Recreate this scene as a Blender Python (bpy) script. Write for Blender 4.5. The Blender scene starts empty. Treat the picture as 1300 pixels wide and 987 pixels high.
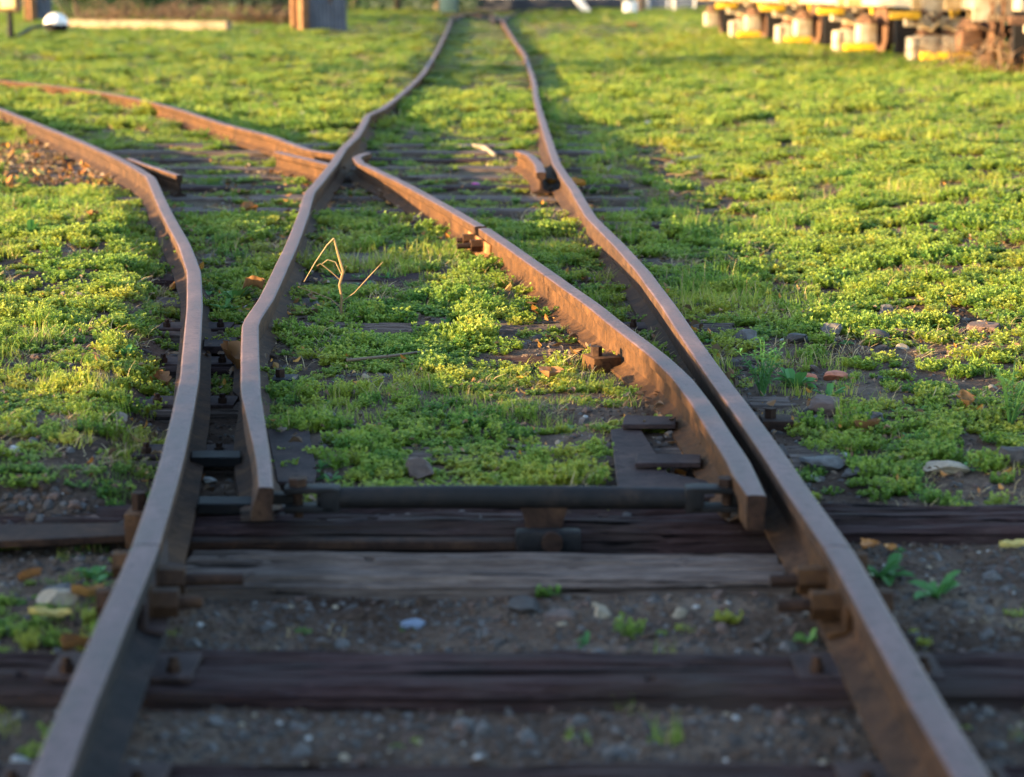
import bpy, bmesh, math, random
from mathutils import Vector, Matrix, noise
random.seed(11)
R = math.radians
S = bpy.context.scene
COL = S.collection
F, CU, CV = 2600.0, 650.0, 493.5
CAMH, PITCH = 1.25, R(11.2)
cP, sP = math.cos(PITCH), math.sin(PITCH)

# ------------------------------------------------------------------ camera maths
def bp(u, v, z=0.0):
    a, b = (u - CU), (CV - v)
    dx, dy, dz = a, F * cP + b * sP, -F * sP + b * cP
    t = (z - CAMH) / dz
    return Vector((dx * t, dy * t, z))

def smooth(a, b, x):
    t = min(1, max(0, (x - a) / (b - a)))
    return t * t * (3 - 2 * t)

def fbm(x, y, o=3, s=0.0):
    v = 0; a = .5
    for i in range(o):
        v += a * noise.noise(Vector((x, y, s + i * 7.3))); x *= 2.03; y *= 2.03; a *= .5
    return v

def catmull(pts, step):
    P = [Vector(p) for p in pts]
    P = [P[0] * 2 - P[1]] + P + [P[-1] * 2 - P[-2]]
    out = []
    for i in range(1, len(P) - 2):
        p0, p1, p2, p3 = P[i-1], P[i], P[i+1], P[i+2]
        n = max(1, int((p2 - p1).length / step))
        for k in range(n):
            t = k / n
            q = .5 * ((2*p1) + (p2-p0)*t + (2*p0-5*p1+4*p2-p3)*t*t + (3*p1-p0-3*p2+p3)*t**3)
            out.append(q.lerp(p1.lerp(p2, t), .6))
    out.append(P[-2].copy())
    return out

# ------------------------------------------------------------------ traced rails (photo pixels, on the plane of the rail tops)
T_L = [(20,1100),(60,990),(97,896),(141,794),(185,692),(208,618),(226,549),(240,480),(243,447),(247,392),(246,344),(233,309),(214,275),(200,245),(190,224),(157,204),(104,180),(52,159),(0,138)]
T_R = [(1302,1100),(1236,990),(1179,896),(1121,794),(1063,694),(1010,618),(963,549),(912,480),(884,440),(852,393),(816,344),(784,309),(750,275),(729,240),(707,208),(695,173),(684,138),(680,121),(678,104),(666,69),(653.5,52),(643,35),(636,24)]
T_B = [(331,619),(329,593),(326,562),(322,532),(318,501),(317.5,471),(317.5,440),(318,413),(321,405),(338,379),(355,344),(371,309),(384,275),(393,245),(404,232),(423,208),(437,187),(452,173),(462,156),(467,146),(484,138.5),(500,127),(519,111),(537,93),(552,69),(561,52),(569,35),(574,21)]
T_C = [(957,629),(937,586),(916,552),(890,512),(866,480),(838,453),(815,435),(782,410),(746,382),(677,333),(615,290),(566,261),(511,231),(469,211),(451,203)]
T_D = [(430.5,195.5),(391,189),(346,173),(284,157),(225,138),(173,125),(121,116),(69,109),(0,102)]
def W(tr): return [bp(u, v, 0) for u, v in tr]
WL, WR, WB, WC, WD = W(T_L), W(T_R), W(T_B), W(T_C), W(T_D)
def extend(w, n, step, turn):
    d = (w[-1] - w[-2]).normalized(); p = w[-1].copy()
    for i in range(n):
        d = Matrix.Rotation(R(turn), 3, 'Z') @ d
        p = p + d * step; w.append(p.copy())
extend(WL, 9, 2.0, 2.5); extend(WD, 9, 2.0, 2.5)
CL, CR, CB, CC, CD = [catmull(w, .1) for w in (WL, WR, WB, WC, WD)]
def xat(c, y):
    if y <= c[0].y: return c[0].x
    lo, hi = 0, len(c) - 1
    if y >= c[hi].y: return c[hi].x
    while hi - lo > 1:
        m = (lo + hi) // 2
        if c[m].y <= y: lo = m
        else: hi = m
    t = (y - c[lo].y) / max(1e-6, c[hi].y - c[lo].y)
    return c[lo].x + (c[hi].x - c[lo].x) * t
for c in (CB, CR): c.sort(key=lambda p: p.y)
Y_TOE = CB[0].y

FAR_ = 1
# ------------------------------------------------------------------ sleepers along the track
ZS = -.147
def ymid(v0, v1): return .5 * (bp(650, v0, ZS).y + bp(650, v1, ZS).y)
yA, yB, yC = ymid(828, 870), ymid(699, 739), ymid(643, 667)
y418 = ymid(412, 424)
nS = round((y418 - yC) / .74); SP = (y418 - yC) / nS
SLEEP = [yA - .62, yA, yB, yC] + [yC + SP * i for i in range(1, 48)]
TR0, TR1 = yB + .10, yC - .11      # the open trough of the point rods

# ------------------------------------------------------------------ terrain
def gz(x, y):
    xl, xr = xat(CL, y), xat(CR, y)
    if y > CL[-1].y: xl = xat(CB, y)
    n = fbm(x * 1.1, y * 1.1, 3) * .055 + fbm(x * 5, y * 5, 2, 9) * .032
    far = smooth(16, 26, y)
    z = -.19 + .07 * far
    if x < xl:
        d = xl - x
        k = smooth(5.15, 5.6, y) * (1 - .75 * smooth(11.5, 13.5, y))
        z += smooth(.06, .34, d) * .10 * k + smooth(.5, 2.5, d) * .03
    if x > xr:
        d = x - xr
        k = smooth(4.0, 7.0, y)
        z += smooth(.85, 3.3, d) * .175 * k * (1 - .6 * far)
    if xl < x < xr and 5.2 < y < 17:
        z += .02 + .022 * smooth(5.5, 6.2, y) * (1 - smooth(11.5, 12.6, y))
    if x > xr and 5.4 < y < 12: z += .03 * smooth(5.4, 6.0, y)
    if xl - .02 < x < xr + .02:
        z -= .20 * smooth(TR0 - .03, TR0 + .03, y) * (1 - smooth(TR1 - .03, TR1 + .03, y))
    if y > 40: z += smooth(40, 80, y) * (.05 if abs(x) > 8 else -.02)
    # pointwork gap stays open and low
    if y > 5.0 and xl < x < xat(CB, max(y, Y_TOE)) and y < 7.6: z -= .03
    return z + n * (0.6 + .4 * far) * min(1, .4 + y / 12)

def onground(u, v, dz=0.0):
    z = -.12
    for _ in range(6):
        p = bp(u, v, z + dz); z = gz(p.x, p.y)
    return Vector((p.x, p.y, z))

# ------------------------------------------------------------------ materials
def mat(name): 
    m = bpy.data.materials.new(name); m.use_nodes = True
    return m, m.node_tree.nodes, m.node_tree.links, m.node_tree.nodes['Principled BSDF']

def nz(N, L, scale, detail=4, rough=.6, coord='Object', stretch=None, dist=0):
    tc = N.new('ShaderNodeTexCoord'); t = N.new('ShaderNodeTexNoise')
    t.inputs['Scale'].default_value = scale; t.inputs['Detail'].default_value = detail
    t.inputs['Roughness'].default_value = rough; t.inputs['Distortion'].default_value = dist
    if coord == 'World':
        g = N.new('ShaderNodeNewGeometry'); src = g.outputs['Position']
    else: src = tc.outputs[coord]
    if stretch:
        mp = N.new('ShaderNodeMapping'); mp.inputs['Scale'].default_value = stretch
        L.new(src, mp.inputs['Vector']); src = mp.outputs['Vector']
    L.new(src, t.inputs['Vector'])
    return t.outputs['Fac']

def ramp(N, L, fac, stops):
    r = N.new('ShaderNodeValToRGB')
    el = r.color_ramp.elements
    el[0].position, el[0].color = stops[0][0], (*stops[0][1], 1)
    el[1].position, el[1].color = stops[-1][0], (*stops[-1][1], 1)
    for p, c in stops[1:-1]:
        e = el.new(p); e.color = (*c, 1)
    L.new(fac, r.inputs['Fac'])
    return r.outputs['Color']

def mixc(N, L, fac, a, b, mode='MIX'):
    m = N.new('ShaderNodeMix'); m.data_type = 'RGBA'; m.blend_type = mode
    for s, v in ((m.inputs[0], fac), (m.inputs[6], a), (m.inputs[7], b)):
        if isinstance(v, (int, float)): s.default_value = v
        elif isinstance(v, tuple): s.default_value = (*v, 1)
        else: L.new(v, s)
    return m.outputs[2]

def bump(N, L, b, h, strength, dist=.01):
    n = N.new('ShaderNodeBump'); n.inputs['Strength'].default_value = strength; n.inputs['Distance'].default_value = dist
    L.new(h, n.inputs['Height']); L.new(n.outputs['Normal'], b.inputs['Normal'])

def rusty(name, c0, c1, c2, scale=14, rough=(.8, 1.0), bs=.5, spec=.14, stretch=(1, 1, 1), metal=0):
    m, N, L, b = mat(name)
    f = nz(N, L, scale, 6, .65, 'World', stretch)
    g = nz(N, L, scale * 9, 4, .7, 'World')
    c = ramp(N, L, f, [(.3, c0), (.52, c1), (.72, c2)])
    pt_ = nz(N, L, scale * 3.1, 5, .75, 'World', None, .4)
    c = mixc(N, L, ramp(N, L, pt_, [(.52, (0, 0, 0)), (.60, (.55, .55, .55))]), c, tuple(x * .45 for x in c0))
    c = mixc(N, L, .35, c, ramp(N, L, g, [(.3, (.35, .33, .33)), (.7, (1, 1, 1))]), 'MULTIPLY')
    L.new(c, b.inputs['Base Color'])
    rr = N.new('ShaderNodeMapRange'); rr.inputs[3].default_value, rr.inputs[4].default_value = rough
    L.new(f, rr.inputs[0]); L.new(rr.outputs[0], b.inputs['Roughness'])
    b.inputs['Specular IOR Level'].default_value = spec; b.inputs['Metallic'].default_value = metal
    bump(N, L, b, mixc(N, L, .5, g, pt_), bs, .006)
    return m

M = {}
M['rail'] = rusty('rust_brown', (.030, .014, .007), (.066, .029, .011), (.112, .050, .019), 9, bs=.7)
M['raildull'] = rusty('dull_rust_with_shade', (.009, .007, .008), (.020, .015, .015), (.042, .028, .024), 9, bs=.6)  # rust, with the near left rail's shaded side put into the colour
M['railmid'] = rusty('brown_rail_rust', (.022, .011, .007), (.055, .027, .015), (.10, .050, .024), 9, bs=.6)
M['top'] = rusty('worn_rail_top', (.046, .021, .020), (.082, .043, .042), (.13, .076, .072), 11, (.5, .75), .5, .28, (1, .3, 1), .0)
M['rustdark'] = rusty('dark_rust', (.014, .007, .005), (.034, .017, .011), (.07, .034, .018), 12)
M['black'] = rusty('grimy_black_steel', (.004, .0035, .004), (.009, .007, .007), (.022, .014, .011), 12, (.6, .9), .4, .2)
M['orange'] = rusty('orange_rust', (.14, .055, .022), (.26, .11, .04), (.36, .18, .08), 20)
M['plate'] = rusty('plate_rust', (.020, .012, .012), (.042, .026, .024), (.075, .046, .038), 8)

def wood(name, a, b_, c_):
    m, N, L, b = mat(name)
    f = nz(N, L, 5, 8, .75, 'World', (.8, 14, 14), 1.2)
    ck = nz(N, L, 4, 5, .6, 'World', (.45, 16, 16), .8)
    g = nz(N, L, 30, 4, .7, 'World', (.25, 4, 4))
    p = nz(N, L, 2.6, 5, .65, 'World')
    col = ramp(N, L, f, [(.28, a), (.5, b_), (.72, c_)])
    col = mixc(N, L, .55, col, ramp(N, L, g, [(.34, (.22, .2, .19)), (.6, (1, 1, 1))]), 'MULTIPLY')
    col = mixc(N, L, ramp(N, L, p, [(.45, (0, 0, 0)), (.7, (.7, .7, .7))]), col, (.035, .028, .024))
    crk = ramp(N, L, ck, [(.36, (0, 0, 0)), (.41, (1, 1, 1))])
    col = mixc(N, L, .9, col, crk, 'MULTIPLY')
    L.new(col, b.inputs['Base Color']); b.inputs['Roughness'].default_value = .85
    b.inputs['Specular IOR Level'].default_value = .06
    bump(N, L, b, mixc(N, L, .6, g, crk), 1.0, .012)
    return m
M['wood'] = wood('weathered_sleeper', (.045, .030, .025), (.115, .083, .070), (.20, .152, .128))
M['wooddark'] = wood('tarred_sleeper', (.016, .009, .009), (.040, .022, .021), (.078, .048, .045))
M['baulk'] = wood('pale_timber', (.17, .12, .08), (.26, .20, .13), (.34, .27, .19))

m, N, L, b = mat('soil')
f = nz(N, L, 2.2, 6, .65, 'World'); g = nz(N, L, 60, 5, .75, 'World'); h = nz(N, L, 14, 5, .7, 'World')
c = ramp(N, L, f, [(.3, (.034, .020, .014)), (.5, (.078, .051, .037)), (.7, (.14, .10, .074))])
c = mixc(N, L, .75, c, ramp(N, L, g, [(.3, (.25, .24, .24)), (.52, (.8, .8, .8)), (.72, (1.5, 1.45, 1.4))]), 'MULTIPLY')
gg = N.new('ShaderNodeNewGeometry'); sx = N.new('ShaderNodeSeparateXYZ'); L.new(gg.outputs['Position'], sx.inputs[0])
mr = N.new('ShaderNodeMapRange'); mr.inputs[1].default_value = 10; mr.inputs[2].default_value = 40; mr.inputs[4].default_value = .75
L.new(sx.outputs['Y'], mr.inputs[0])
c = mixc(N, L, mr.outputs[0], c, ramp(N, L, nz(N, L, 1.1, 6, .7, 'World'), [(.3, (.05, .055, .015)), (.7, (.12, .13, .03))]))
L.new(c, b.inputs['Base Color']); b.inputs['Roughness'].default_value = 1.0; b.inputs['Specular IOR Level'].default_value = .04
bump(N, L, b, h, 1.0, .02)
M['soil'] = m

def leafmat(name, c0, c1, c2, trans=.4, patch=None, rnd=.5):
    m, N, L, b = mat(name)
    oi = N.new('ShaderNodeObjectInfo')
    f = nz(N, L, 1.3, 4, .6, 'World'); 
    ad = N.new('ShaderNodeMath'); ad.operation = 'MULTIPLY_ADD'; ad.inputs[1].default_value = rnd; 
    L.new(oi.outputs['Random'], ad.inputs[0])
    s2 = N.new('ShaderNodeMath'); s2.operation = 'MULTIPLY_ADD'; s2.inputs[1].default_value = 1.5; s2.inputs[2].default_value = -.25 - rnd / 2
    L.new(f, s2.inputs[0]); L.new(s2.outputs[0], ad.inputs[2])
    col = ramp(N, L, ad.outputs[0], [(.1, c0), (.5, c1), (.9, c2)])
    L.new(col, b.inputs['Base Color']); b.inputs['Roughness'].default_value = .55
    b.inputs['Specular IOR Level'].default_value = .25
    tr = N.new('ShaderNodeBsdfTranslucent'); L.new(col, tr.inputs['Color'])
    mx = N.new('ShaderNodeMixShader'); mx.inputs[0].default_value = trans
    out = N['Material Output']
    L.new(b.outputs[0], mx.inputs[1]); L.new(tr.outputs[0], mx.inputs[2]); L.new(mx.outputs[0], out.inputs['Surface'])
    return m
M['chick'] = leafmat('weed_leaf', (.06, .15, .020), (.185, .255, .026), (.37, .335, .036), .50)
M['chicktip'] = leafmat('weed_tip', (.14, .23, .04), (.24, .30, .05), (.34, .34, .06), .48)
M['grass'] = leafmat('grass_blade', (.065, .155, .020), (.185, .255, .028), (.36, .335, .045), .50)
M['broad'] = leafmat('broad_leaf', (.045, .13, .03), (.07, .18, .04), (.12, .22, .04), .3)
M['straw'] = leafmat('dry_straw', (.25, .17, .07), (.36, .25, .11), (.46, .34, .17), .2)
M['stalk'] = leafmat('stalk_straw', (.15, .085, .035), (.24, .15, .065), (.32, .21, .10), .1)
M['deadveg'] = leafmat('dead_stems', (.06, .035, .02), (.12, .07, .04), (.2, .13, .075), .15)
M['brownleaf'] = leafmat('brown_leaf', (.10, .045, .02), (.20, .09, .03), (.32, .17, .05), .3)
M['orangeleaf'] = leafmat('orange_leaf', (.30, .10, .02), (.42, .17, .03), (.50, .25, .05), .3)
M['yellowleaf'] = leafmat('yellow_leaf', (.40, .26, .06), (.48, .33, .09), (.55, .42, .14), .3)
M['treeleaf'] = leafmat('tree_leaf', (.018, .04, .012), (.035, .07, .016), (.06, .09, .02), .3)
def plain(name, c, rough=.6, var=.35, sc=20, spec=.4, bs=.3):
    m, N, L, b = mat(name)
    f = nz(N, L, sc, 5, .65, 'Object')
    lo = tuple(x * (1 - var) for x in c); hi = tuple(min(.9, x * (1 + var * .6)) for x in c)
    L.new(ramp(N, L, f, [(.3, lo), (.7, hi)]), b.inputs['Base Color'])
    b.inputs['Roughness'].default_value = rough; b.inputs['Specular IOR Level'].default_value = spec
    bump(N, L, b, f, bs, .004)
    return m
M['stonegrey'] = plain('grey_stone', (.078, .066, .060), .85, .5, 40)
M['stonedark'] = plain('dark_stone', (.036, .026, .021), .85, .5, 40)
M['stonebrown'] = plain('brown_stone', (.075, .042, .03), .85, .5, 40)
M['stonetan'] = plain('tan_stone', (.22, .165, .11), .85, .35, 40)
M['stonepale'] = plain('pale_stone', (.30, .275, .25), .8, .3, 40)
M['stoneblue'] = plain('bluish_stone', (.085, .10, .14), .6, .3, 30)
M['brick'] = plain('red_brick_bit', (.32, .10, .05), .9, .4, 40)
M['pink'] = plain('magenta_scrap', (.38, .05, .20), .6, .3, 20)
M['bark'] = plain('bark', (.10, .07, .05), .9, .5, 12, .2, 1)
M['white'] = plain('chalky_white_paint', (.62, .56, .52), .6, .15, 5)
M['cream'] = rusty('cream_paint', (.26, .17, .09), (.40, .32, .22), (.50, .43, .33), 9, (.45, .7), .15, .4)
M['ochre'] = rusty('ochre_paint', (.32, .19, .07), (.44, .29, .13), (.52, .38, .2), 6, (.5, .7), .15, .4)
M['yellow'] = rusty('yellow_paint', (.50, .24, .012), (.68, .38, .015), (.74, .46, .03), 6, (.35, .6), .15, .4)
M['wheel'] = rusty('brown_wheel', (.05, .025, .016), (.12, .06, .035), (.20, .10, .05), 7)
M['corr'] = rusty('blue_grey_sheet', (.06, .065, .085), (.09, .095, .12), (.13, .135, .16), 4, (.5, .7), .2)
M['postrust'] = rusty('rusty_post', (.12, .055, .025), (.19, .095, .045), (.26, .14, .075), 8)
M['lampface'] = plain('lamp_glass_ochre', (.75, .55, .22), .4, .15, 8)
M['plaster'] = plain('pale_plaster', (.50, .44, .40), .9, .15, 2)
M['plinth'] = plain('dark_plinth', (.03, .03, .04), .9, .2, 3)
M['roof'] = plain('tile_roof', (.25, .10, .06), .9, .3, 6)
M['navy'] = plain('navy_paint', (.03, .045, .09), .6, .3, 6)
M['teal'] = plain('teal_paint', (.018, .045, .05), .6, .3, 6)

# ------------------------------------------------------------------ mesh helpers
class MB:
    def __init__(s): s.bm = bmesh.new()
    def face(s, pts, mi=0):
        f = s.bm.faces.new([s.bm.verts.new(p) for p in pts]); f.material_index = mi; return f
    def box(s, c, size, rot=None, mi=0, bev=0.0, jit=0.0):
        r = bmesh.ops.create_cube(s.bm, size=1.0); vs = r['verts']
        for v in vs:
            v.co = Vector((v.co.x * size[0], v.co.y * size[1], v.co.z * size[2]))
            if jit: v.co += Vector((random.uniform(-jit, jit), random.uniform(-jit, jit), random.uniform(-jit, jit)))
        es = list({e for v in vs for e in v.link_edges})
        fs = list({f for v in vs for f in v.link_faces})
        for f in fs: f.material_index = mi
        if bev:
            r2 = bmesh.ops.bevel(s.bm, geom=es, offset=bev, segments=2, affect='EDGES', profile=.6)
            vs = list({v for f in r2['faces'] for v in f.verts} | {v for v in vs if v.is_valid})
            for f in {f for v in vs for f in v.link_faces}: f.material_index = mi
        T = Matrix.Translation(Vector(c)) @ (rot.to_4x4() if rot else Matrix.Identity(4))
        for v in vs: v.co = T @ v.co
        return vs
    def tube(s, pts, rad, n=10, mi=0, cap=True):
        pts = [Vector(p) for p in pts]
        rad = rad if isinstance(rad, (list, tuple)) else [rad] * len(pts)
        rings = []; up = None
        for i, p in enumerate(pts):
            d = (pts[min(i + 1, len(pts) - 1)] - pts[max(i - 1, 0)]).normalized()
            if up is None: up = Vector((0, 0, 1)) if abs(d.z) < .9 else Vector((1, 0, 0))
            a = d.cross(up).normalized(); b = a.cross(d).normalized(); up = b
            rings.append([s.bm.verts.new(p + (a * math.cos(2 * math.pi * k / n) + b * math.sin(2 * math.pi * k / n)) * rad[i]) for k in range(n)])
        for i in range(len(rings) - 1):
            for k in range(n):
                f = s.bm.faces.new((rings[i][k], rings[i][(k + 1) % n], rings[i + 1][(k + 1) % n], rings[i + 1][k])); f.material_index = mi
        if cap:
            for r in (rings[0][::-1], rings[-1]):
                f = s.bm.faces.new(r); f.material_index = mi
    def sweep(s, path, prof, topf=None, z=None):
        """prof(t,i) -> list of (lat,z); lat + is to the right of travel"""
        rings = []; n = len(path)
        for i, p in enumerate(path):
            d = (path[min(i + 1, n - 1)] - path[max(i - 1, 0)]); d.z = 0; d.normalize()
            r = Vector((d.y, -d.x, 0))
            rings.append([s.bm.verts.new(p + r * a + Vector((0, 0, h))) for a, h in prof(i / (n - 1), i)])
        k = len(rings[0])
        for i in range(n - 1):
            for j in range(k):
                f = s.bm.faces.new((rings[i][j], rings[i][(j + 1) % k], rings[i + 1][(j + 1) % k], rings[i + 1][j]))
                if topf and topf(j): f.material_index = 1
        for f in (s.bm.faces.new(rings[0]), s.bm.faces.new(rings[-1][::-1])): f.material_index = 2  # end faces take the dark rust, standing in for their shade
    def build(s, name, mats, parent=None, origin=None, smooth_=True, angle=35):
        me = bpy.data.meshes.new(name)
        if origin is not None: bmesh.ops.translate(s.bm, verts=s.bm.verts, vec=-Vector(origin))
        bmesh.ops.recalc_face_normals(s.bm, faces=s.bm.faces)
        s.bm.to_mesh(me); s.bm.free()
        for mm in (mats if isinstance(mats, (list, tuple)) else [mats]): me.materials.append(mm)
        if smooth_:
            for p in me.polygons: p.use_smooth = True
            me.set_sharp_from_angle(angle=R(angle))
        o = bpy.data.objects.new(name, me); COL.objects.link(o)
        if parent is not None: o.parent = parent
        if origin is not None: o.location = origin
        return o

def tag(o, label, cat, group=None):
    o['label'] = label; o['category'] = cat
    if group: o['group'] = group
    return o
def empty(name, loc, label, cat, group=None, rz=0):
    o = bpy.data.objects.new(name, None); COL.objects.link(o); o.location = loc; o.rotation_euler = (0, 0, rz)
    o.empty_display_size = .1
    return tag(o, label, cat, group)
def stuff(o): o['kind'] = 'stuff'; return o

# ------------------------------------------------------------------ ground: one sheet to the horizon
def ground():
    ys = []
    y = -30.0
    while y < 1.5: ys.append(y); y += 2.25
    y = 1.6
    while y < 18: ys.append(y); y += .045 if y < 6.2 else .08
    while y < 120: ys.append(y); y *= 1.025
    while y < 1500: ys.append(y); y *= 1.25
    xs = [i * .05 for i in range(-60, 81)]
    x = 4.0; st = .06
    right = []
    while x < 900: st *= 1.09; x += st; right.append(x)
    x = -3.0; st = .06; left = []
    while x > -900: st *= 1.09; x -= st; left.append(x)
    xs = left[::-1] + xs + right
    vs = [(x, y, gz(x, y) if abs(x) < 60 and 0 < y < 130 else -.1) for y in ys for x in xs]
    nx = len(xs)
    fs = [(j * nx + i, j * nx + i + 1, (j + 1) * nx + i + 1, (j + 1) * nx + i) for j in range(len(ys) - 1) for i in range(nx - 1)]
    me = bpy.data.meshes.new('ground'); me.from_pydata(vs, [], fs); me.materials.append(M['soil'])
    for p in me.polygons: p.use_smooth = True
    o = bpy.data.objects.new('ground', me); COL.objects.link(o); o['kind'] = 'structure'
ground()

# ------------------------------------------------------------------ rails
PROF = [(-.062,-.145),(-.062,-.134),(-.025,-.122),(-.009,-.110),(-.009,-.054),(-.030,-.038),(-.0325,-.010),(-.0312,-.004),(-.026,-.0008),(0,.0006),
        (.026,-.0008),(.0312,-.004),(.0325,-.010),(.030,-.038),(.009,-.054),(.009,-.110),(.025,-.122),(.062,-.134),(.062,-.145)]
is_top = lambda j: 7 <= j <= 10
def rail_prof(t, i): return PROF
def jitter(path, seed, amp=.0022):
    out = []
    for p in path:
        q = p.copy(); q.x += amp * noise.noise(Vector((p.y * 2.3, seed, 0))); q.z += amp * .8 * noise.noise(Vector((p.y * 1.7, seed, 5))); out.append(q)
    return out
def cut(c, y0, y1):
    out = [p for p in c if y0 < p.y < y1]
    if y0 > c[0].y: out.insert(0, Vector((xat(c, y0), y0, 0)))
    if y1 < c[-1].y: out.append(Vector((xat(c, y1), y1, 0)))
    return out
def rail(name, path, label, prof=rail_prof, seed=0, side='rail'):
    path = jitter(path, 3.3)
    if name in ('crossing_nose', 'wing_rail'):
        for q in path: q.z -= .003
    o = path[0].copy(); o.z = -.145
    mb = MB(); mb.sweep(path, prof, is_top)
    ob = mb.build(name, [M[side], M['top'], M['rustdark']], None, o, True, 28)
    return tag(ob, label, 'rail')
YJL, YJR = bp(185, 692).y, bp(1063, 694).y
G = .0025
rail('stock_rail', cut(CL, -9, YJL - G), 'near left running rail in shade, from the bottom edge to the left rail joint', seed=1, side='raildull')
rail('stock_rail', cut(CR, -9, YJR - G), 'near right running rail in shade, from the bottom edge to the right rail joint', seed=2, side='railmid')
rail('stock_rail', cut(CL, YJL + G, 999), 'left outer rail with worn lilac top, bending away left beyond the points', seed=3, side='railmid')
rail('stock_rail', cut(CR, YJR + G, bp(678, 104).y - G), 'right outer rail of the straight track from its joint past the closed blade', seed=4, side='railmid')
rail('running_rail', cut(CR, bp(678, 104).y + G, 999), 'far right rail of the straight track, kinking towards the distant yard', seed=5)
# left blade: planed away on its stock-rail side near the toe
YBJ = bp(384, 252).y
blade_path = cut(CB, Y_TOE - .01, YBJ - G)
def blade_prof(t, i):
    y = blade_path[i].y - Y_TOE
    p = .004 + .034 * smooth(0, 1.9, y); sl = .42 * (1 - smooth(.6, 1.9, y))
    out = []
    for a, h in PROF:
        lim = p + sl * max(0, -h) * .8 if y < 1.9 else .1
        lim = max(lim, -.0) 
        h = max(h, -(.088 + .057 * smooth(.12, .32, y)))
        if -.12 < h < -.045: a = math.copysign(max(abs(a), .028 * (1 - smooth(.1, .3, y))), a)
        out.append((min(max(a, -lim), .033 + .029 * smooth(.05, .35, y)), h))
    return out
rail('point_rail', blade_path, 'open left switch blade with rusty planed toe, standing clear of the left outer rail', blade_prof, 6, 'railmid')
rail('closure_rail', cut(CB, YBJ + G, bp(434, 190).y - G), 'short lilac-topped rail from the left blade joint into the frog', seed=7)
rail('running_rail', cut(CB, bp(434, 190).y + G, 999), 'far left rail of the straight track from the frog towards the yard', seed=8)
# right blade
YCJ = bp(612, 289).y
cpath = [p for p in CC if p.y < YCJ - .004]
def cblade_prof(t, i):
    y = cpath[i].y; gap = xat(CR, y) - .035 - cpath[i].x
    k = .016 + .046 * smooth(cpath[0].y - .02, cpath[0].y + .55, y)
    hm = -(.090 + .055 * smooth(.12, .3, y - cpath[0].y))
    t2 = .028 * (1 - smooth(.1, .25, y - cpath[0].y))
    return [(max(-k, min(math.copysign(max(abs(a), t2), a) if -.12 < h < -.045 else a, max(.02, gap))), max(h, hm)) for a, h in PROF]
rail('point_rail', cpath, 'closed right switch blade with sunlit orange flank, blunt toe against the right outer rail', cblade_prof, 9)
wing = [p for p in CC if p.y > YCJ + .004] 
wing = wing[:-3] + catmull([wing[-3], bp(453, 199.5), bp(459, 196), bp(467, 194)], .06)
rail('wing_rail', wing, 'orange lit rail from the rusty bolted joint to a bent flared end at the frog', seed=10)
rail('crossing_nose', CD[:15], 'short pointed frog nose rail meeting the left rail of the straight track', seed=11)
rail('running_rail', [CD[14] + (CD[15] - CD[14]) * .06] + CD[15:], 'right rail of the diverging track curving away left through grass', seed=12)
rail('wing_rail', catmull([bp(421, 208.5), bp(394, 202), bp(369, 196.5), bp(352,192)], .1), 'short orange flanked wing rail left of the frog nose', seed=13)
def slim(t, i): return [(a * .72, h) for a, h in PROF]
rail('check_rail', catmull([bp(228, 222.5), bp(195, 212), bp(164, 201)], .1), 'slim short check rail bar inside the left outer rail', slim, 14)
rail('check_rail', catmull([bp(687, 219), bp(683, 207), bp(673, 197), bp(659, 191.5)], .05), 'short bent check rail with pale top beside the right outer rail', seed=15)
# second turnout far off, and the siding under the wagons
far1 = catmull([bp(636, 26), bp(631, 21), bp(622, 16.5), bp(606, 16), bp(590, 18.5), bp(577, 24)], .8)
rail('running_rail', far1, 'tiny far rail arcing left across the second set of points', seed=16, side='raildull')
far3 = catmull([bp(628, 27), bp(622, 22.5), bp(606, 18.8), bp(590, 18.2), bp(560, 17)], .8)
rail('running_rail', far3, 'faint far rail crossing left between the two rails near the cabinet', seed=18, side='raildull')
far2 = catmull([bp(640, 26), bp(646, 20), bp(660, 15.5), bp(690, 12.5), bp(740, 11)], .8)
rail('running_rail', far2, 'tiny far rail curving off right at the second set of points', seed=17, side='raildull')

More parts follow.
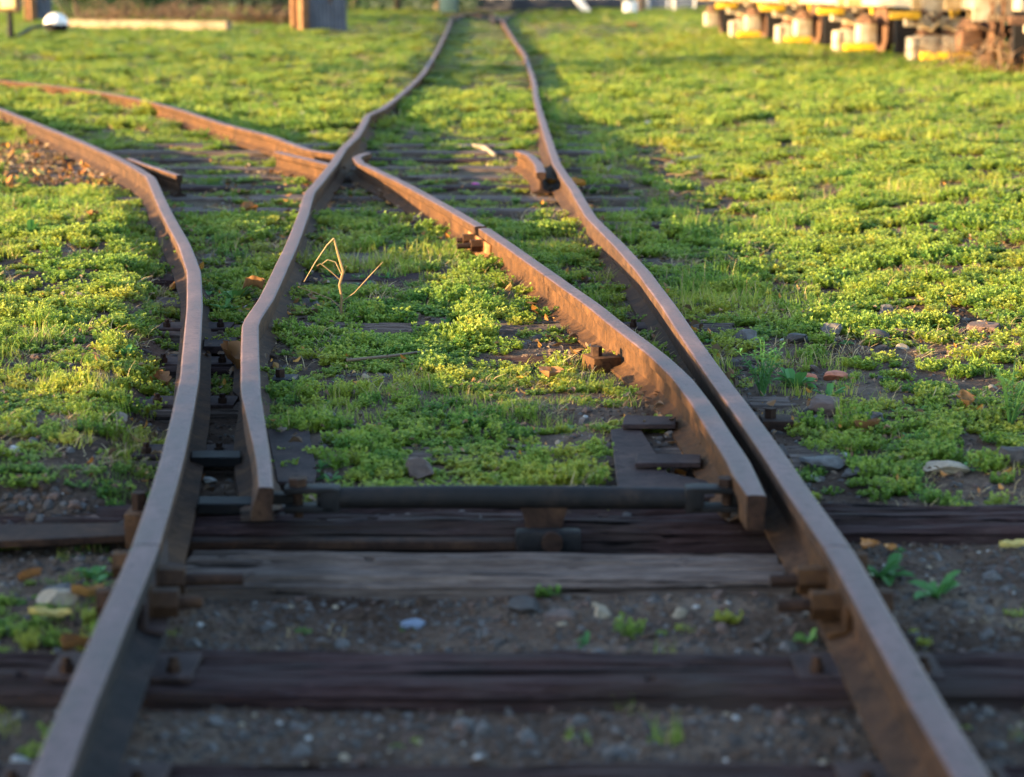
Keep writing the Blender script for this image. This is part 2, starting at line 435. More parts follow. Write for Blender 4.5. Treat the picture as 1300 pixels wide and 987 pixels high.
# ------------------------------------------------------------------ sleepers
ORD = 'zeroth first second third fourth fifth sixth seventh eighth ninth tenth eleventh twelfth thirteenth fourteenth fifteenth sixteenth seventeenth eighteenth nineteenth twentieth'.split()
TENS = {2: 'twenty', 3: 'thirty', 4: 'forty'}
def ordn(i):
    if i <= 20: return ORD[i]
    if i % 10 == 0: return {30: 'thirtieth', 40: 'fortieth'}[i]
    return TENS[i // 10] + '-' + ORD[i % 10]
def plank(L_, w, h, seed, n=260, m_=34):
    rnd = random.Random(seed); bm = bmesh.new()
    cracks = [(rnd.uniform(-.5, .5) * L_, rnd.uniform(.15, .9), rnd.uniform(-.46, .46) * w, rnd.uniform(.003, .008), rnd.uniform(.008, .03), rnd.uniform(0, 50)) for _ in range(int(14 * L_))]
    holes = [(rnd.uniform(-.45, .45) * L_, rnd.uniform(-.3, .3) * w, rnd.uniform(.008, .013)) for _ in range(int(3 * L_))]
    rings = []
    for i in range(n + 1):
        x = L_ * (i / n - .5); ring = []
        eL = fbm(x * 2.2, 3.1, 3, seed) * .030; eR = fbm(x * 2.2, 9.7, 3, seed) * .030
        sec = [(-.5, 0.0), (.5, 0.0), (.5, .5), (.5, .9)] + [(.5 - j / m_, 1.0) for j in range(m_ + 1)] + [(-.5, .9), (-.5, .5)]
        for q, t in sec:
            y = q * w + (eR if q > 0 else eL) * abs(q) * 2; z = t * h
            if t >= 1:
                z += fbm(x * 1.5, y * 5, 3, seed + 3) * .022 + .0035 * noise.noise(Vector((x * 6, y * 130, seed)))
                z -= .022 * max(0, (abs(q) - .40) / .1) ** 2
                for cx_, hl, cy_, cw, cd, ph in cracks:
                    u_ = (x - cx_) / hl
                    if abs(u_) < 1:
                        dd = abs(y - cy_ - .010 * noise.noise(Vector((x * 4, ph, 0)))) / cw
                        if dd < 2: z -= cd * (1 - u_ * u_) * math.exp(-dd * dd)
                for hx, hy, hr in holes:
                    if (x - hx) ** 2 + (y - hy) ** 2 < hr * hr: z -= .03
            xe = x
            if i in (0, n): xe += .05 * noise.noise(Vector((y * 22, z * 18, seed + i)))
            ring.append(bm.verts.new((xe, y, z)))
        rings.append(ring)
    k = len(rings[0])
    for i in range(n):
        for j in range(k): bm.faces.new((rings[i][j], rings[i][(j + 1) % k], rings[i + 1][(j + 1) % k], rings[i + 1][j]))
    bm.faces.new(rings[0]); bm.faces.new(rings[-1][::-1])
    return bm
def sleeper(y, x0, x1, m, label, w=.24, top=ZS, h=.16, plates=()):
    cx = .5 * (x0 + x1)
    e = empty('timber_sleeper', (cx, y, top - h), label, 'sleeper', 'sleepers under the rails')
    if y < yC + 3.2 and m is not None:
        mb = MB(); mb.bm.free(); mb.bm = plank(x1 - x0, w, h, y * 10); mb.build('timber', m, e)
    mb = MB(); vs = mb.box((0, 0, h / 2), (x1 - x0, w, h), Matrix.Rotation(random.uniform(-.006, .006), 3, 'Z'), 0, .012, .004)
    bmesh.ops.subdivide_edges(mb.bm, edges=[ed for ed in mb.bm.edges if ed.calc_length() > .8], cuts=28, use_grid_fill=True)
    for v in mb.bm.verts:
        k = fbm(v.co.x * 3 + y, v.co.y * 9, 3, y)
        v.co.y += k * .018
        if v.co.z > h * .6: v.co.z += k * .024 - .004 - .012 * max(0, noise.noise(Vector((v.co.x * 9, v.co.y * 30, y)))) 
    if y < yC + 3.2: mb.bm.free()
    else: mb.build('timber', m, e)
    for px in plates:
        mb = MB(); mb.box((px - cx, 0, h + .002), (.30, .16, .012), None, 0, .003)
        pl = mb.build('base_plate', M['plate'], e)
        for sx_ in (-.11, .11):
            mb = MB(); mb.tube([(px - cx + sx_, -.045, h + .006), (px - cx + sx_, -.045, h + .026)], .016, 6)
            mb.tube([(px - cx + sx_, -.045, h + .026), (px - cx + sx_, -.045, h + .040)], .010, 4)
            mb.build('coach_screw', M['rustdark'], pl)
    return e
for i, y in enumerate(SLEEP):
    xl, xr, xb = xat(CL, y), xat(CR, y), xat(CB, y)
    straight_only = y > 18.3
    a = (xb if straight_only else xl) - .55; bb = xr + (.30 if 5.4 < y < 12 else .5)
    if i == 0: lab = 'dark front sleeper at the very bottom edge, ahead of all others'; mm = M['wooddark']; pl = (xl, xr)
    elif i == 1: lab = 'broad purplish brown sleeper nearest the camera below the rail joint bolts'; mm = M['wooddark']; pl = (xl, xr); a, bb = -1.6, 1.6
    elif i == 2: lab = 'weathered pale grey sleeper just in front of the point rods'; mm = M['wood']; pl = (); a, bb = -.80, .66
    elif i == 3: lab = 'long dark sleeper under the blade toes, both ends jutting past the rails'; mm = M['wooddark']; pl = (); a, bb = -1.9, 2.0
    else:
        k = i - 3
        cond = 'half hidden by weeds' if y < 8 else ('grey and bare between the rails' if 12 < y < 18 or abs(y - y418) < .1 else 'mostly buried in green weeds')
        lab = f'{ordn(k)} sleeper beyond the blade toes, {cond}'
        mm = M['wood'] if (k % 3 or abs(y - y418) < .1) else M['wooddark']
        pl = (xl, xr) if y < 9 else ()
    if i == 2: sleeper(y, a, bb, mm, lab, .25, ZS, .17, pl)
    else: sleeper(y, a, bb, mm, lab, .26 if i in (1, 3) else .23, ZS + (.008 if y > 8 else 0), .16, pl)
# a few ties of the diverging track
for k, yy in enumerate((19.0, 20.6, 22.2, 24.0)):
    xx = .5 * (xat(CL, yy) + xat(CD, yy + .6))
    e = sleeper(0, -1.2, 1.2, M['wood'], f'{ordn(k + 1)} sleeper of the diverging track beyond the frog, sunk in grass', .23, -.15, .15)
    e.location = (xx, yy, -.30); e.rotation_euler = (0, 0, R(22 + 3 * k))

# ------------------------------------------------------------------ fishplates, bolts, rods and point gear
def frame_at(c, y):
    x = xat(c, y); d = (Vector((xat(c, y + .15), y + .15, 0)) - Vector((xat(c, y - .15), y - .15, 0))).normalized()
    return Vector((x, y, 0)), d, Vector((d.y, -d.x, 0))
def fishplate(c, y, side, label, m, offs=(-.17, .13), length=.52, bl=(.12, .15), zlow=-.128, steps=4):
    p, d, r = frame_at(c, y)
    rot = Matrix((r, d, (0, 0, 1))).transposed()      # local x = right, y = along
    e = empty('fishplate', (p.x, p.y, -.145), label, 'fishplate', 'fishplates at the rail joints'); e.rotation_euler = rot.to_euler()
    mb = MB(); mb.box((side * .0185, 0, .145 - .083), (.016, length, .062), None, 0, .003)
    mb.box((side * .040, 0, .145 - .1175), (.050, length, .012), Matrix.Rotation(side * .2, 3, 'Y'), 0, .003)
    mb.build('plate', m, e)
    for o_, b_ in zip(offs, bl):
        mb = MB(); mb.tube([(side * .02, o_, .145 - .078), (side * (.03 + b_), o_ , .145 - .080)], [.017, .014], 12)
        bo = mb.build('bolt', M['rustdark'], e)
        mb = MB(); mb.tube([(side * .027, o_, .145 - .078), (side * (.027 + .062), o_, .145 - .079)], .034, 6)
        mb.tube([(side * .0255, o_, .145 - .078), (side * .031, o_, .145 - .078)], .041, 14)
        mb.build('nut', M['railmid'] if m is M['plate'] else M['rail'], bo)
fishplate(CL, YJL - .02, 1, 'grimy fishplate with long bolts on the inner side of the left rail joint', M['plate'], (-.17, .0), bl=(.11, .19))
fishplate(CR, YJR - .02, -1, 'brown fishplate with big nuts on the inner side of the right rail joint', M['rail'], (-.17, .02), bl=(.13, .12))
fishplate(CL, YJL - .02, -1, 'rusty fishplate on the outer side of the left rail joint', M['plate'], (-.16, .14), bl=(.06, .06))
fishplate(CR, YJR - .02, 1, 'rusty fishplate on the outer side of the right rail joint', M['plate'], (-.16, .14), bl=(.06, .06))
CCs = sorted(CC, key=lambda p: p.y)
fishplate(CCs, YCJ, -1, 'orange fishplate with stacked nuts at the joint behind the right blade', M['orange'], (-.12, .12), bl=(.13, .09), length=.62)

def P(u, v, z): return bp(u, v, z)
rz_ = -.070
pl_, pr_ = P(384, 632, rz_), P(918, 634, rz_)
ym_ = .5 * (pl_.y + pr_.y)
st = empty('stretcher_bar', (0, ym_, -.2), 'thick black round stretcher bar joining both blade toes across the track', 'stretcher bar')
xa, xb_ = pl_.x, pr_.x
def loc(x, y, z): return (x, y - ym_, z + .2)
mb = MB(); mb.tube([loc(xa + .04, ym_, rz_), loc(xa + .12, ym_, rz_ + .002), loc(-.15, ym_, rz_ + .004), loc(.2, ym_, rz_ + .002), loc(xb_ - .12, ym_, rz_), loc(xb_ - .05, ym_, rz_)], [.025, .029, .031, .031, .029, .025], 16)
mb.build('rod', M['black'], st)
for sx_, xx in ((1, xa), (-1, xb_)):
    mb = MB()
    mb.box(loc(xx + sx_ * .02, ym_, rz_ + .026), (.13, .062, .016), None, 0, .005)
    mb.box(loc(xx + sx_ * .02, ym_, rz_ - .024), (.13, .062, .016), None, 0, .005)
    mb.box(loc(xx + sx_ * .075, ym_, rz_), (.05, .062, .066), None, 0, .008)
    cv = mb.build('clevis', M['black'], st)
    mb = MB(); mb.tube([loc(xx - sx_ * .01, ym_, rz_ - .05), loc(xx - sx_ * .01, ym_, rz_ + .04)], .013, 10)
    mb.tube([loc(xx - sx_ * .01, ym_, rz_ + .035), loc(xx - sx_ * .01, ym_, rz_ + .056)], .026, 6)
    mb.build('pin', M['rustdark'], cv)
    mb = MB(); mb.box(loc(xx - sx_ * .05, ym_ + .02, rz_ - .004), (.10, .045, .028), None, 0, .006)
    mb.build('lug', M['black'], st)
bx = P(692, 655, rz_).x
mb = MB()
fr = [(-.068, 0), (.068, 0), (.052, -.05), (.045, -.085), (-.045, -.085), (-.052, -.05)]
a_ = [mb.bm.verts.new(loc(bx + x, ym_ - .02, rz_ + z)) for x, z in fr]; b_ = [mb.bm.verts.new(loc(bx + x, ym_ + .02, rz_ + z)) for x, z in fr]
mb.bm.faces.new(a_); mb.bm.faces.new(b_[::-1])
for k in range(6): mb.bm.faces.new((a_[k], b_[k], b_[(k + 1) % 6], a_[(k + 1) % 6]))
mb.build('bracket', M['rustdark'], st)

zd = -.175
pd = P(690, 690, zd)
dr = empty('drive_rod', (0, pd.y, -.3), 'flat dark drive rod with a round bolt head in the trough below the stretcher bar', 'point rod')
x0, x1 = P(225, 690, zd).x, bx + .03
mb = MB(); mb.box(((x0 + x1) / 2, 0, .3 + zd), (x1 - x0, .05, .022), None, 0, .004); mb.build('flat_bar', M['rustdark'], dr)
mb = MB(); mb.box((bx + .01, -.004, .3 + zd + .01), (.17, .058, .055), None, 0, .012); ey = mb.build('rod_eye', M['black'], dr)
mb = MB(); mb.tube([(bx + .02, -.026, .3 + zd + .012), (bx + .02, -.046, .3 + zd + .012)], .028, 14); mb.build('bolt', M['rustdark'], ey)

# spacer bar lying in the trough, pale upper edge
# timber blocks / slide chairs / plates beside the blades
def slab(name, pts, z, th, m, label, cat, bev=.003):
    pts = [bp(u, v, z) for u, v in pts]
    c = sum(pts, Vector()) / len(pts); c.z = z - th
    mb = MB(); lo = [mb.bm.verts.new((p.x, p.y, z - th)) for p in pts]; hi = [mb.bm.verts.new((p.x, p.y, z)) for p in pts]
    mb.bm.faces.new(hi); mb.bm.faces.new(lo[::-1]); n = len(pts)
    for k in range(n): mb.bm.faces.new((lo[k], lo[(k + 1) % n], hi[(k + 1) % n], hi[k]))
    bmesh.ops.bevel(mb.bm, geom=list(mb.bm.edges), offset=bev, segments=1, affect='EDGES')
    return tag(mb.build(name, m, None, c), label, cat)
slab('base_plate', [(786, 631), (775, 545), (812, 542), (846, 600), (905, 612), (925, 631)], -.128, .014, M['plate'], 'big flat rusty steel base plate beside the closed right blade toe', 'base plate')
slab('base_plate', [(352, 612), (338, 545), (392, 543), (402, 600), (398, 612)], -.128, .014, M['plate'], 'dark purplish base plate right of the open left blade', 'base plate')
slab('slide_chair', [(790, 539), (793, 527), (858, 529), (858, 539)], -.108, .016, M['plate'], 'farther rusty slide bar under the closed right blade', 'slide chair')
slab('slide_chair', [(806, 588), (809, 575), (890, 577), (890, 588)], -.108, .016, M['plate'], 'nearer rusty slide bar under the closed right blade', 'slide chair')
slab('slide_chair', [(242, 581), (243, 572), (306, 572), (306, 581)], -.11, .03, M['black'], 'black slide bar between the left outer rail and the open blade', 'slide chair')
slab('slide_chair', [(250, 640), (252, 630), (322, 630), (322, 640)], -.115, .03, M['black'], 'nearest black slide bar in front of the open blade toe', 'slide chair')
slab('slide_chair', [(258, 440), (259, 428), (303, 428), (303, 440)], -.11, .03, M['plate'], 'farthest grey slide bar between left outer rail and open blade', 'slide chair')
def block(u, v, z, size, m, label, name='chair_block', rz=0):
    p = bp(u, v, z); p.z = z - size[2]
    e = empty(name, p, label, 'rail chair', None, rz)
    mb = MB(); mb.box((0, 0, size[2] * .35), (size[0], size[1], size[2] * .7), None, 0, .006); mb.build('casting', m, e)
    mb = MB(); mb.tube([(-.2 * size[0], 0, size[2] * .6), (-.2 * size[0], 0, size[2] * 1.05)], size[0] * .2, 6); mb.build('nut', M['rustdark'], e)
    return e
block(764, 441, -.065, (.11, .12, .10), M['rail'], 'rusty bolted chair block against the lit flank of the right blade', rz=R(20))
block(186, 628, -.04, (.10, .11, .13), M['railmid'], 'rusty rail brace with nut outside the left outer rail on the long dark sleeper')
block(362, 470, -.10, (.09, .11, .08), M['black'], 'black chair block right of the left blade above the weeds')
block(986, 520, -.10, (.10, .12, .09), M['rustdark'], 'dark rusty rail brace outside the right outer rail among weeds')
# loose rod on the long sleeper left of the track
p0, p1 = onground(0, 676), onground(170, 690)
slab('tie_strip', [(-60, 690), (-60, 667), (150, 664), (172, 650), (182, 655), (160, 680)], -.135, .02, M['rustdark'], 'bent rusty steel strip lying on the left end of the long dark sleeper', 'steel strip')

# ------------------------------------------------------------------ ground cover
def tuft_chick(seed, n=15, r=.045, h=.045, dense=5):
    rnd = random.Random(seed); vs = []; fs = []; mi = []
    for s_ in range(n):
        a = rnd.uniform(0, 6.283); q = r * math.sqrt(rnd.random())
        b = Vector((q * math.cos(a), q * math.sin(a), 0)); hh = h * rnd.uniform(.45, 1.15)
        lean = Vector((rnd.uniform(-.5, .5), rnd.uniform(-.5, .5), 1)).normalized()
        for l in range(dense):
            t = .25 + .75 * (l + rnd.random() * .4) / dense
            c = b + lean * hh * t
            top = l == dense - 1
            for k in range(4 if top else 3):
                an = rnd.uniform(0, 6.283); L_ = rnd.uniform(.010, .018) * (1.2 - .4 * t)
                el = rnd.uniform(.1, .8) if not top else rnd.uniform(.5, 1.2)
                d = Vector((math.cos(an) * math.cos(el), math.sin(an) * math.cos(el), math.sin(el)))
                w = Vector((-math.sin(an), math.cos(an), rnd.uniform(-.3, .3))) * L_ * .40
                i0 = len(vs); m_ = c + d * L_ * .55
                vs += [c, m_ + w, c + d * L_, m_ - w]; fs.append((i0, i0 + 1, i0 + 2, i0 + 3)); mi.append(1 if top and rnd.random() < .75 else 0)
    return vs, fs, mi, [M['chick'], M['chicktip']]
def tuft_grass(seed, n=26, r=.05, h=.06):
    rnd = random.Random(seed); vs = []; fs = []; mi = []
    for s_ in range(n):
        a = rnd.uniform(0, 6.283); q = r * math.sqrt(rnd.random()); b = Vector((q * math.cos(a), q * math.sin(a), 0))
        hh = h * rnd.uniform(.5, 1.3); an = rnd.uniform(0, 6.283); d = Vector((math.cos(an), math.sin(an), 0)); sd = Vector((-d.y, d.x, 0)) * rnd.uniform(.0012, .0025)
        bend = rnd.uniform(.1, .8); pts = []
        for k in range(4):
            t = k / 3; c = b + d * hh * bend * t * t + Vector((0, 0, hh * t * (1 - .3 * bend * t))); wd = sd * (1 - t * .85)
            pts.append((c - wd, c + wd))
        for k in range(3):
            i0 = len(vs); vs += [pts[k][0], pts[k][1], pts[k + 1][1], pts[k + 1][0]]; fs.append((i0, i0 + 1, i0 + 2, i0 + 3)); mi.append(1 if s_ % 9 == 0 else 0)
    return vs, fs, mi, [M['grass'], M['straw']]
def leafstrip(vs, fs, b, an, L_, W_, el, droop, m_i=None, mi=None, fold=.25):
    d = Vector((math.cos(an), math.sin(an), 0)); sd = Vector((-d.y, d.x, 0)); prev = None
    for k, (t, w) in enumerate(((0, .12), (.3, .6), (.6, 1), (.85, .7), (1, .05))):
        c = b + d * L_ * t * math.cos(el) + Vector((0, 0, L_ * (math.sin(el) * t - droop * t * t)))
        up = Vector((0, 0, W_ * fold * w))
        cur = (c - sd * W_ * w * .5 + up, c, c + sd * W_ * w * .5 + up)
        if prev:
            i0 = len(vs); vs += [prev[0], prev[1], cur[1], cur[0], prev[2], cur[2]]
            fs.append((i0, i0 + 1, i0 + 2, i0 + 3)); fs.append((i0 + 1, i0 + 4, i0 + 5, i0 + 2))
            if mi is not None: mi += [m_i, m_i]
        prev = cur
def tuft_broad(seed, n=7):
    rnd = random.Random(seed); vs = []; fs = []; mi = []
    for s_ in range(n):
        leafstrip(vs, fs, Vector((rnd.uniform(-.008, .008), rnd.uniform(-.008, .008), 0)), rnd.uniform(0, 6.283), rnd.uniform(.03, .06), rnd.uniform(.012, .02), rnd.uniform(.4, 1.1), rnd.uniform(.1, .5), 0, mi)
    return vs, fs, mi, [M['broad']]
def tuft_dead(seed, n=14):
    rnd = random.Random(seed); vs = []; fs = []; mi = []
    for s_ in range(n):
        a = rnd.uniform(0, 6.283); b = Vector((rnd.uniform(-.04, .04), rnd.uniform(-.04, .04), .004)); L_ = rnd.uniform(.03, .09)
        d = Vector((math.cos(a), math.sin(a), rnd.uniform(-.02, .9))).normalized() * L_; sd = Vector((-math.sin(a), math.cos(a), .3)) * .0014
        m_ = b + d * .55 + Vector((rnd.uniform(-.008, .008), rnd.uniform(-.008, .008), .006)); t_ = b + d
        i0 = len(vs); vs += [b - sd, b + sd, m_ + sd, m_ - sd, t_ + sd * .4, t_ - sd * .4]; fs += [(i0, i0 + 1, i0 + 2, i0 + 3), (i0 + 3, i0 + 2, i0 + 4, i0 + 5)]; mi += [s_ % 2] * 2
    for s_ in range(4): 
        k0 = len(fs); leafstrip(vs, fs, Vector((rnd.uniform(-.04, .04), rnd.uniform(-.04, .04), .006)), rnd.uniform(0, 6.28), .025, .013, rnd.uniform(-.1, .5), .3); mi += [2] * (len(fs) - k0)
    return vs, fs, mi, [M['straw'], M['deadveg'], M['brownleaf']]
PROTO = bpy.data.collections.new('ground_cover_prototypes')
PEB = bpy.data.collections.new('pebble_prototypes')
LIT = bpy.data.collections.new('litter_prototypes')
def proto(coll, name, data):
    vs, fs, mi, mats = data
    me = bpy.data.meshes.new(name); me.from_pydata(vs, [], fs)
    for mm in mats: me.materials.append(mm)
    me.polygons.foreach_set('material_index', mi)
    o = bpy.data.objects.new(name, me); coll.objects.link(o)
k = 0
for sd in range(5): proto(PROTO, f'a{k}_tuft', tuft_chick(sd, 15 + sd, .045, .035 + .006 * sd)); k += 1
for sd in range(3): proto(PROTO, f'a{k}_tuft', tuft_grass(50 + sd, 24, .045, .045 + .012 * sd)); k += 1
for sd in range(2): proto(PROTO, f'a{k}_tuft', tuft_broad(80 + sd)); k += 1
for sd in range(3): proto(PROTO, f'b{sd}_dead', tuft_dead(120 + sd))
def facet(bm, rnd, n=9):
    for _ in range(n):
        d = Vector((rnd.gauss(0, 1), rnd.gauss(0, 1), rnd.gauss(0, 1))).normalized(); lim = rnd.uniform(.5, .85)
        for v in bm.verts:
            k = v.co.dot(d)
            if k > lim: v.co -= d * (k - lim)
def pebble(seed, mm):
    rnd = random.Random(seed); bm = bmesh.new(); bmesh.ops.create_icosphere(bm, subdivisions=2, radius=1)
    facet(bm, rnd)
    sc = (rnd.uniform(.9, 1.5), rnd.uniform(.8, 1.2), rnd.uniform(.6, 1.0))
    for v in bm.verts:
        kk = 1 + .2 * noise.noise(v.co * 1.1 + Vector((seed * 3.1, 0, 0))); v.co = Vector((v.co.x * sc[0], v.co.y * sc[1], v.co.z * sc[2])) * kk
    me = bpy.data.meshes.new('p'); bm.to_mesh(me)
    vs = [v.co.copy() for v in me.vertices]; fs = [tuple(p.vertices) for p in me.polygons]; bm.free(); bpy.data.meshes.remove(me)
    return vs, fs, [0] * len(fs), [mm]
for i, mm in enumerate(('stonegrey', 'stonedark', 'stonebrown', 'stonedark', 'stonetan', 'stonepale', 'soil', 'soil')): proto(PEB, f'a{i}_pebble', pebble(i, M[mm]))
def dead_leaf(seed, mm, L_=.05):
    rnd = random.Random(seed); vs = []; fs = []; mi = []
    leafstrip(vs, fs, Vector((-L_ / 2, 0, 0)), 0, L_, L_ * rnd.uniform(.45, .7), rnd.uniform(-.1, .3), rnd.uniform(-.5, .5), 0, mi, rnd.uniform(-.5, .7))
    return vs, fs, mi, [mm]
for i, mm in enumerate(('brownleaf', 'brownleaf', 'orangeleaf', 'deadveg', 'yellowleaf', 'deadveg')): proto(LIT, f'a{i}_leaf', dead_leaf(i, M[mm]))

def scatter(name, coll, pts):
    me = bpy.data.meshes.new(name); me.from_pydata([p[0] for p in pts], [], [])
    a = me.attributes.new('rot', 'FLOAT_VECTOR', 'POINT'); a.data.foreach_set('vector', [c for p in pts for c in p[1]])
    a = me.attributes.new('scl', 'FLOAT_VECTOR', 'POINT'); a.data.foreach_set('vector', [c for p in pts for c in (p[2] if isinstance(p[2], tuple) else (p[2],) * 3)])
    a = me.attributes.new('idx', 'INT', 'POINT'); a.data.foreach_set('value', [p[3] for p in pts])
    o = bpy.data.objects.new(name, me); COL.objects.link(o); stuff(o)
    ng = bpy.data.node_groups.new(name, 'GeometryNodeTree')
    ng.interface.new_socket('Geometry', in_out='INPUT', socket_type='NodeSocketGeometry')
    ng.interface.new_socket('Geometry', in_out='OUTPUT', socket_type='NodeSocketGeometry')
    n = ng.nodes; gi = n.new('NodeGroupInput'); go = n.new('NodeGroupOutput')
    ci = n.new('GeometryNodeCollectionInfo'); ci.inputs['Collection'].default_value = coll
    ci.inputs['Separate Children'].default_value = True; ci.inputs['Reset Children'].default_value = True
    ip = n.new('GeometryNodeInstanceOnPoints'); ip.inputs['Pick Instance'].default_value = True
    def at(nm, ty):
        q = n.new('GeometryNodeInputNamedAttribute'); q.data_type = ty; q.inputs['Name'].default_value = nm; return q.outputs['Attribute']
    l = ng.links
    l.new(gi.outputs[0], ip.inputs['Points']); l.new(ci.outputs[0], ip.inputs['Instance'])
    l.new(at('idx', 'INT'), ip.inputs['Instance Index']); l.new(at('rot', 'FLOAT_VECTOR'), ip.inputs['Rotation']); l.new(at('scl', 'FLOAT_VECTOR'), ip.inputs['Scale'])
    l.new(ip.outputs[0], go.inputs[0])
    md = o.modifiers.new('scatter', 'NODES'); md.node_group = ng
    return o

LITTER_ZONE = [onground(u, v) for u, v in ((0, 185), (60, 178), (185, 236), (150, 244), (0, 244))]
def inpoly(x, y, poly):
    c = False; j = len(poly) - 1
    for i in range(len(poly)):
        a, b = poly[i], poly[j]
        if (a.y > y) != (b.y > y) and x < (b.x - a.x) * (y - a.y) / (b.y - a.y) + a.x: c = not c
        j = i
    return c
def sleeper_dist(y):
    return min(abs(y - s) for s in SLEEP)
def cover(x, y):
    xl, xr, xb, xc = xat(CL, y), xat(CR, y), xat(CB, y), xat(CCs, y)
    if y > CL[-1].y: xl = -99
    c = 1.0
    dr_ = min(abs(x - xl), abs(x - xr), abs(x - xb) if y > Y_TOE - .05 else 9)
    if CCs[0].y - .05 < y < CCs[-1].y: dr_ = min(dr_, abs(x - xc))
    if CD[0].y < y < CD[-1].y: dr_ = min(dr_, abs(x - xat(CD, y)) * .92)
    if dr_ < .052 + .012 * noise.noise(Vector((x * 9, y * 9, 0))): return 0
    n1 = fbm(x * 1.9, y * 1.9, 3, 31); n2 = fbm(x * 6.5, y * 6.5, 2, 3)
    inside = xl < x < xr
    if y < yC + .13:
        if inside:
            if y > TR0 - .06: return 0
            return .05 if n1 > -.05 else .015
        if y > yC - .17: return 0
        if x < xl: return .55 if n1 + .25 * (y - 3.9) > .10 else .06
        return (.5 if n1 > .10 else .06) if sleeper_dist(y) > .14 else 0.02
    if inside and y < 7.6 and xl < x < xb + .03: return .0 if y < 7.1 else .15
    if inside and y < 6.3 and (x < xb + .24 or (x > xc - .30)): return .05
    if inside and y > 5.6:
        sd = sleeper_dist(y)
        if abs(y - y418) < .13: c *= .05
        elif 12.6 < y < 17.8: c *= .12 if sd < .14 else (.5 if n1 > -.05 else .2)
        elif sd < .13: c *= .85 if n1 > -.12 else .3
        if abs(y - bp(650, 114, -.14).y) < .5: c *= .2
    if not inside and x > xr:
        d = x - xr
        if y < 7.0: c *= .28 + .72 * smooth(.15, .7, d + .6 * n1)
        if 13 < y < 17.5 and d < 1.2: c *= .3
        if d < .25: c *= .6
        if 6.8 < y < 8.0 and n1 > -.05 and d < 2.6: c *= .3
    if not inside and x < xl and y < 8 and xl - x < .14: c *= .45
    if inpoly(x, y, LITTER_ZONE): c *= .08
    if inside and 5.7 < y < 12 and n1 + .4 * n2 < -.09: c *= .3
    if y > 50 and -5 < x < 4: c *= .12
    if y > 26 and xb - .35 < x < xr + .35: c *= .45 if n1 > -.1 else .1
    if dr_ < .14 and y > 7 and n2 < .0: c *= .35
    if n1 + .6 * n2 < -.15: c *= .10
    elif n2 < -.22: c *= .25
    return c
def gen_cover():
    pts = []; rnd = random.Random(5)
    y = 2.6
    while y < 105:
        s = max(.85, min(5.5, y / 8.5)); dy = .05 * s
        dens = 400 / (s * s)
        hw = .32 * y + 2.2
        n = int(dens * 2 * hw * dy + rnd.random())
        for _ in range(n):
            x = rnd.uniform(-hw, hw); yy = y + rnd.random() * dy
            if rnd.random() > cover(x, yy): continue
            if yy > 30 and x > 12: continue
            pn = fbm(x * .8, yy * .8, 2, 77) + rnd.uniform(-.25, .25)
            if pn > .22: ix = rnd.choice((5, 6, 7))
            elif rnd.random() < .07 and yy < 14: ix = rnd.choice((8, 9))
            elif fbm(x * 1.1, yy * 1.1, 3, 140) > .06 and rnd.random() < .5: ix = rnd.choice((10, 11, 12))
            else: ix = rnd.randrange(5) if rnd.random() < .86 else rnd.choice((5, 6))
            sc = s * rnd.uniform(.7, 1.15) * (1 if yy > 5.3 else rnd.uniform(.35, .95))
            hz_ = min(sc, 1.25 if yy < 20 else 1.9) * (.5 if yy > 26 and xat(CB, yy) - .5 < x < xat(CR, yy) + .5 else 1) * (.6 if 12.6 < yy < 17.8 and xat(CL, yy) < x < xat(CR, yy) else 1) * (1.5 if pn > .3 else 1) * (.75 if ix in (5, 6, 7) and xat(CL, yy) < x < xat(CR, yy) else 1) * max(.5, .85 + 1.6 * fbm(x * 2.7, yy * 2.7, 2, 210)) 
            pts.append(((x, yy, gz(x, yy) - .004), (rnd.uniform(-.15, .15), rnd.uniform(-.15, .15), rnd.uniform(0, 6.28)), (sc, sc, hz_), ix))
        y += dy
    return pts
scatter('ground_cover_weeds', PROTO, gen_cover())
def gen_gravel():
    pts = []; rnd = random.Random(8)
    for _ in range(80000):
        q_ = rnd.random()
        yy = 2.6 + 2.9 * rnd.random() if q_ < .62 else (rnd.uniform(5.3, 9) if q_ < .84 else rnd.uniform(9, 18)); hw = .27 * yy + .5; x = rnd.uniform(-hw, hw)
        c = cover(x, yy)
        if rnd.random() < c * .96: continue
        if TR0 < yy < TR1 and xat(CL, yy) < x < xat(CR, yy) and rnd.random() < .6: continue
        big = rnd.random()
        s = .0018 + .0095 * rnd.random() ** 2.6 + (rnd.uniform(.006, .018) if big > .975 else 0)
        if yy > 8: s *= 1.6
        if yy > 5.3 and c < .2 and rnd.random() < .10: s = rnd.uniform(.01, .024)
        ix = rnd.choice((0, 1, 1, 2, 3, 3, 6, 6, 7, 7, 7, 0)) if rnd.random() < .985 else rnd.choice((4, 5, 4))
        pts.append(((x, yy, gz(x, yy) + s * (.2 if s < .006 else -.05)), (rnd.uniform(-.4, .4), rnd.uniform(-.4, .4), rnd.uniform(0, 6.28)), s, ix))
    return pts
scatter('gravel', PEB, gen_gravel())
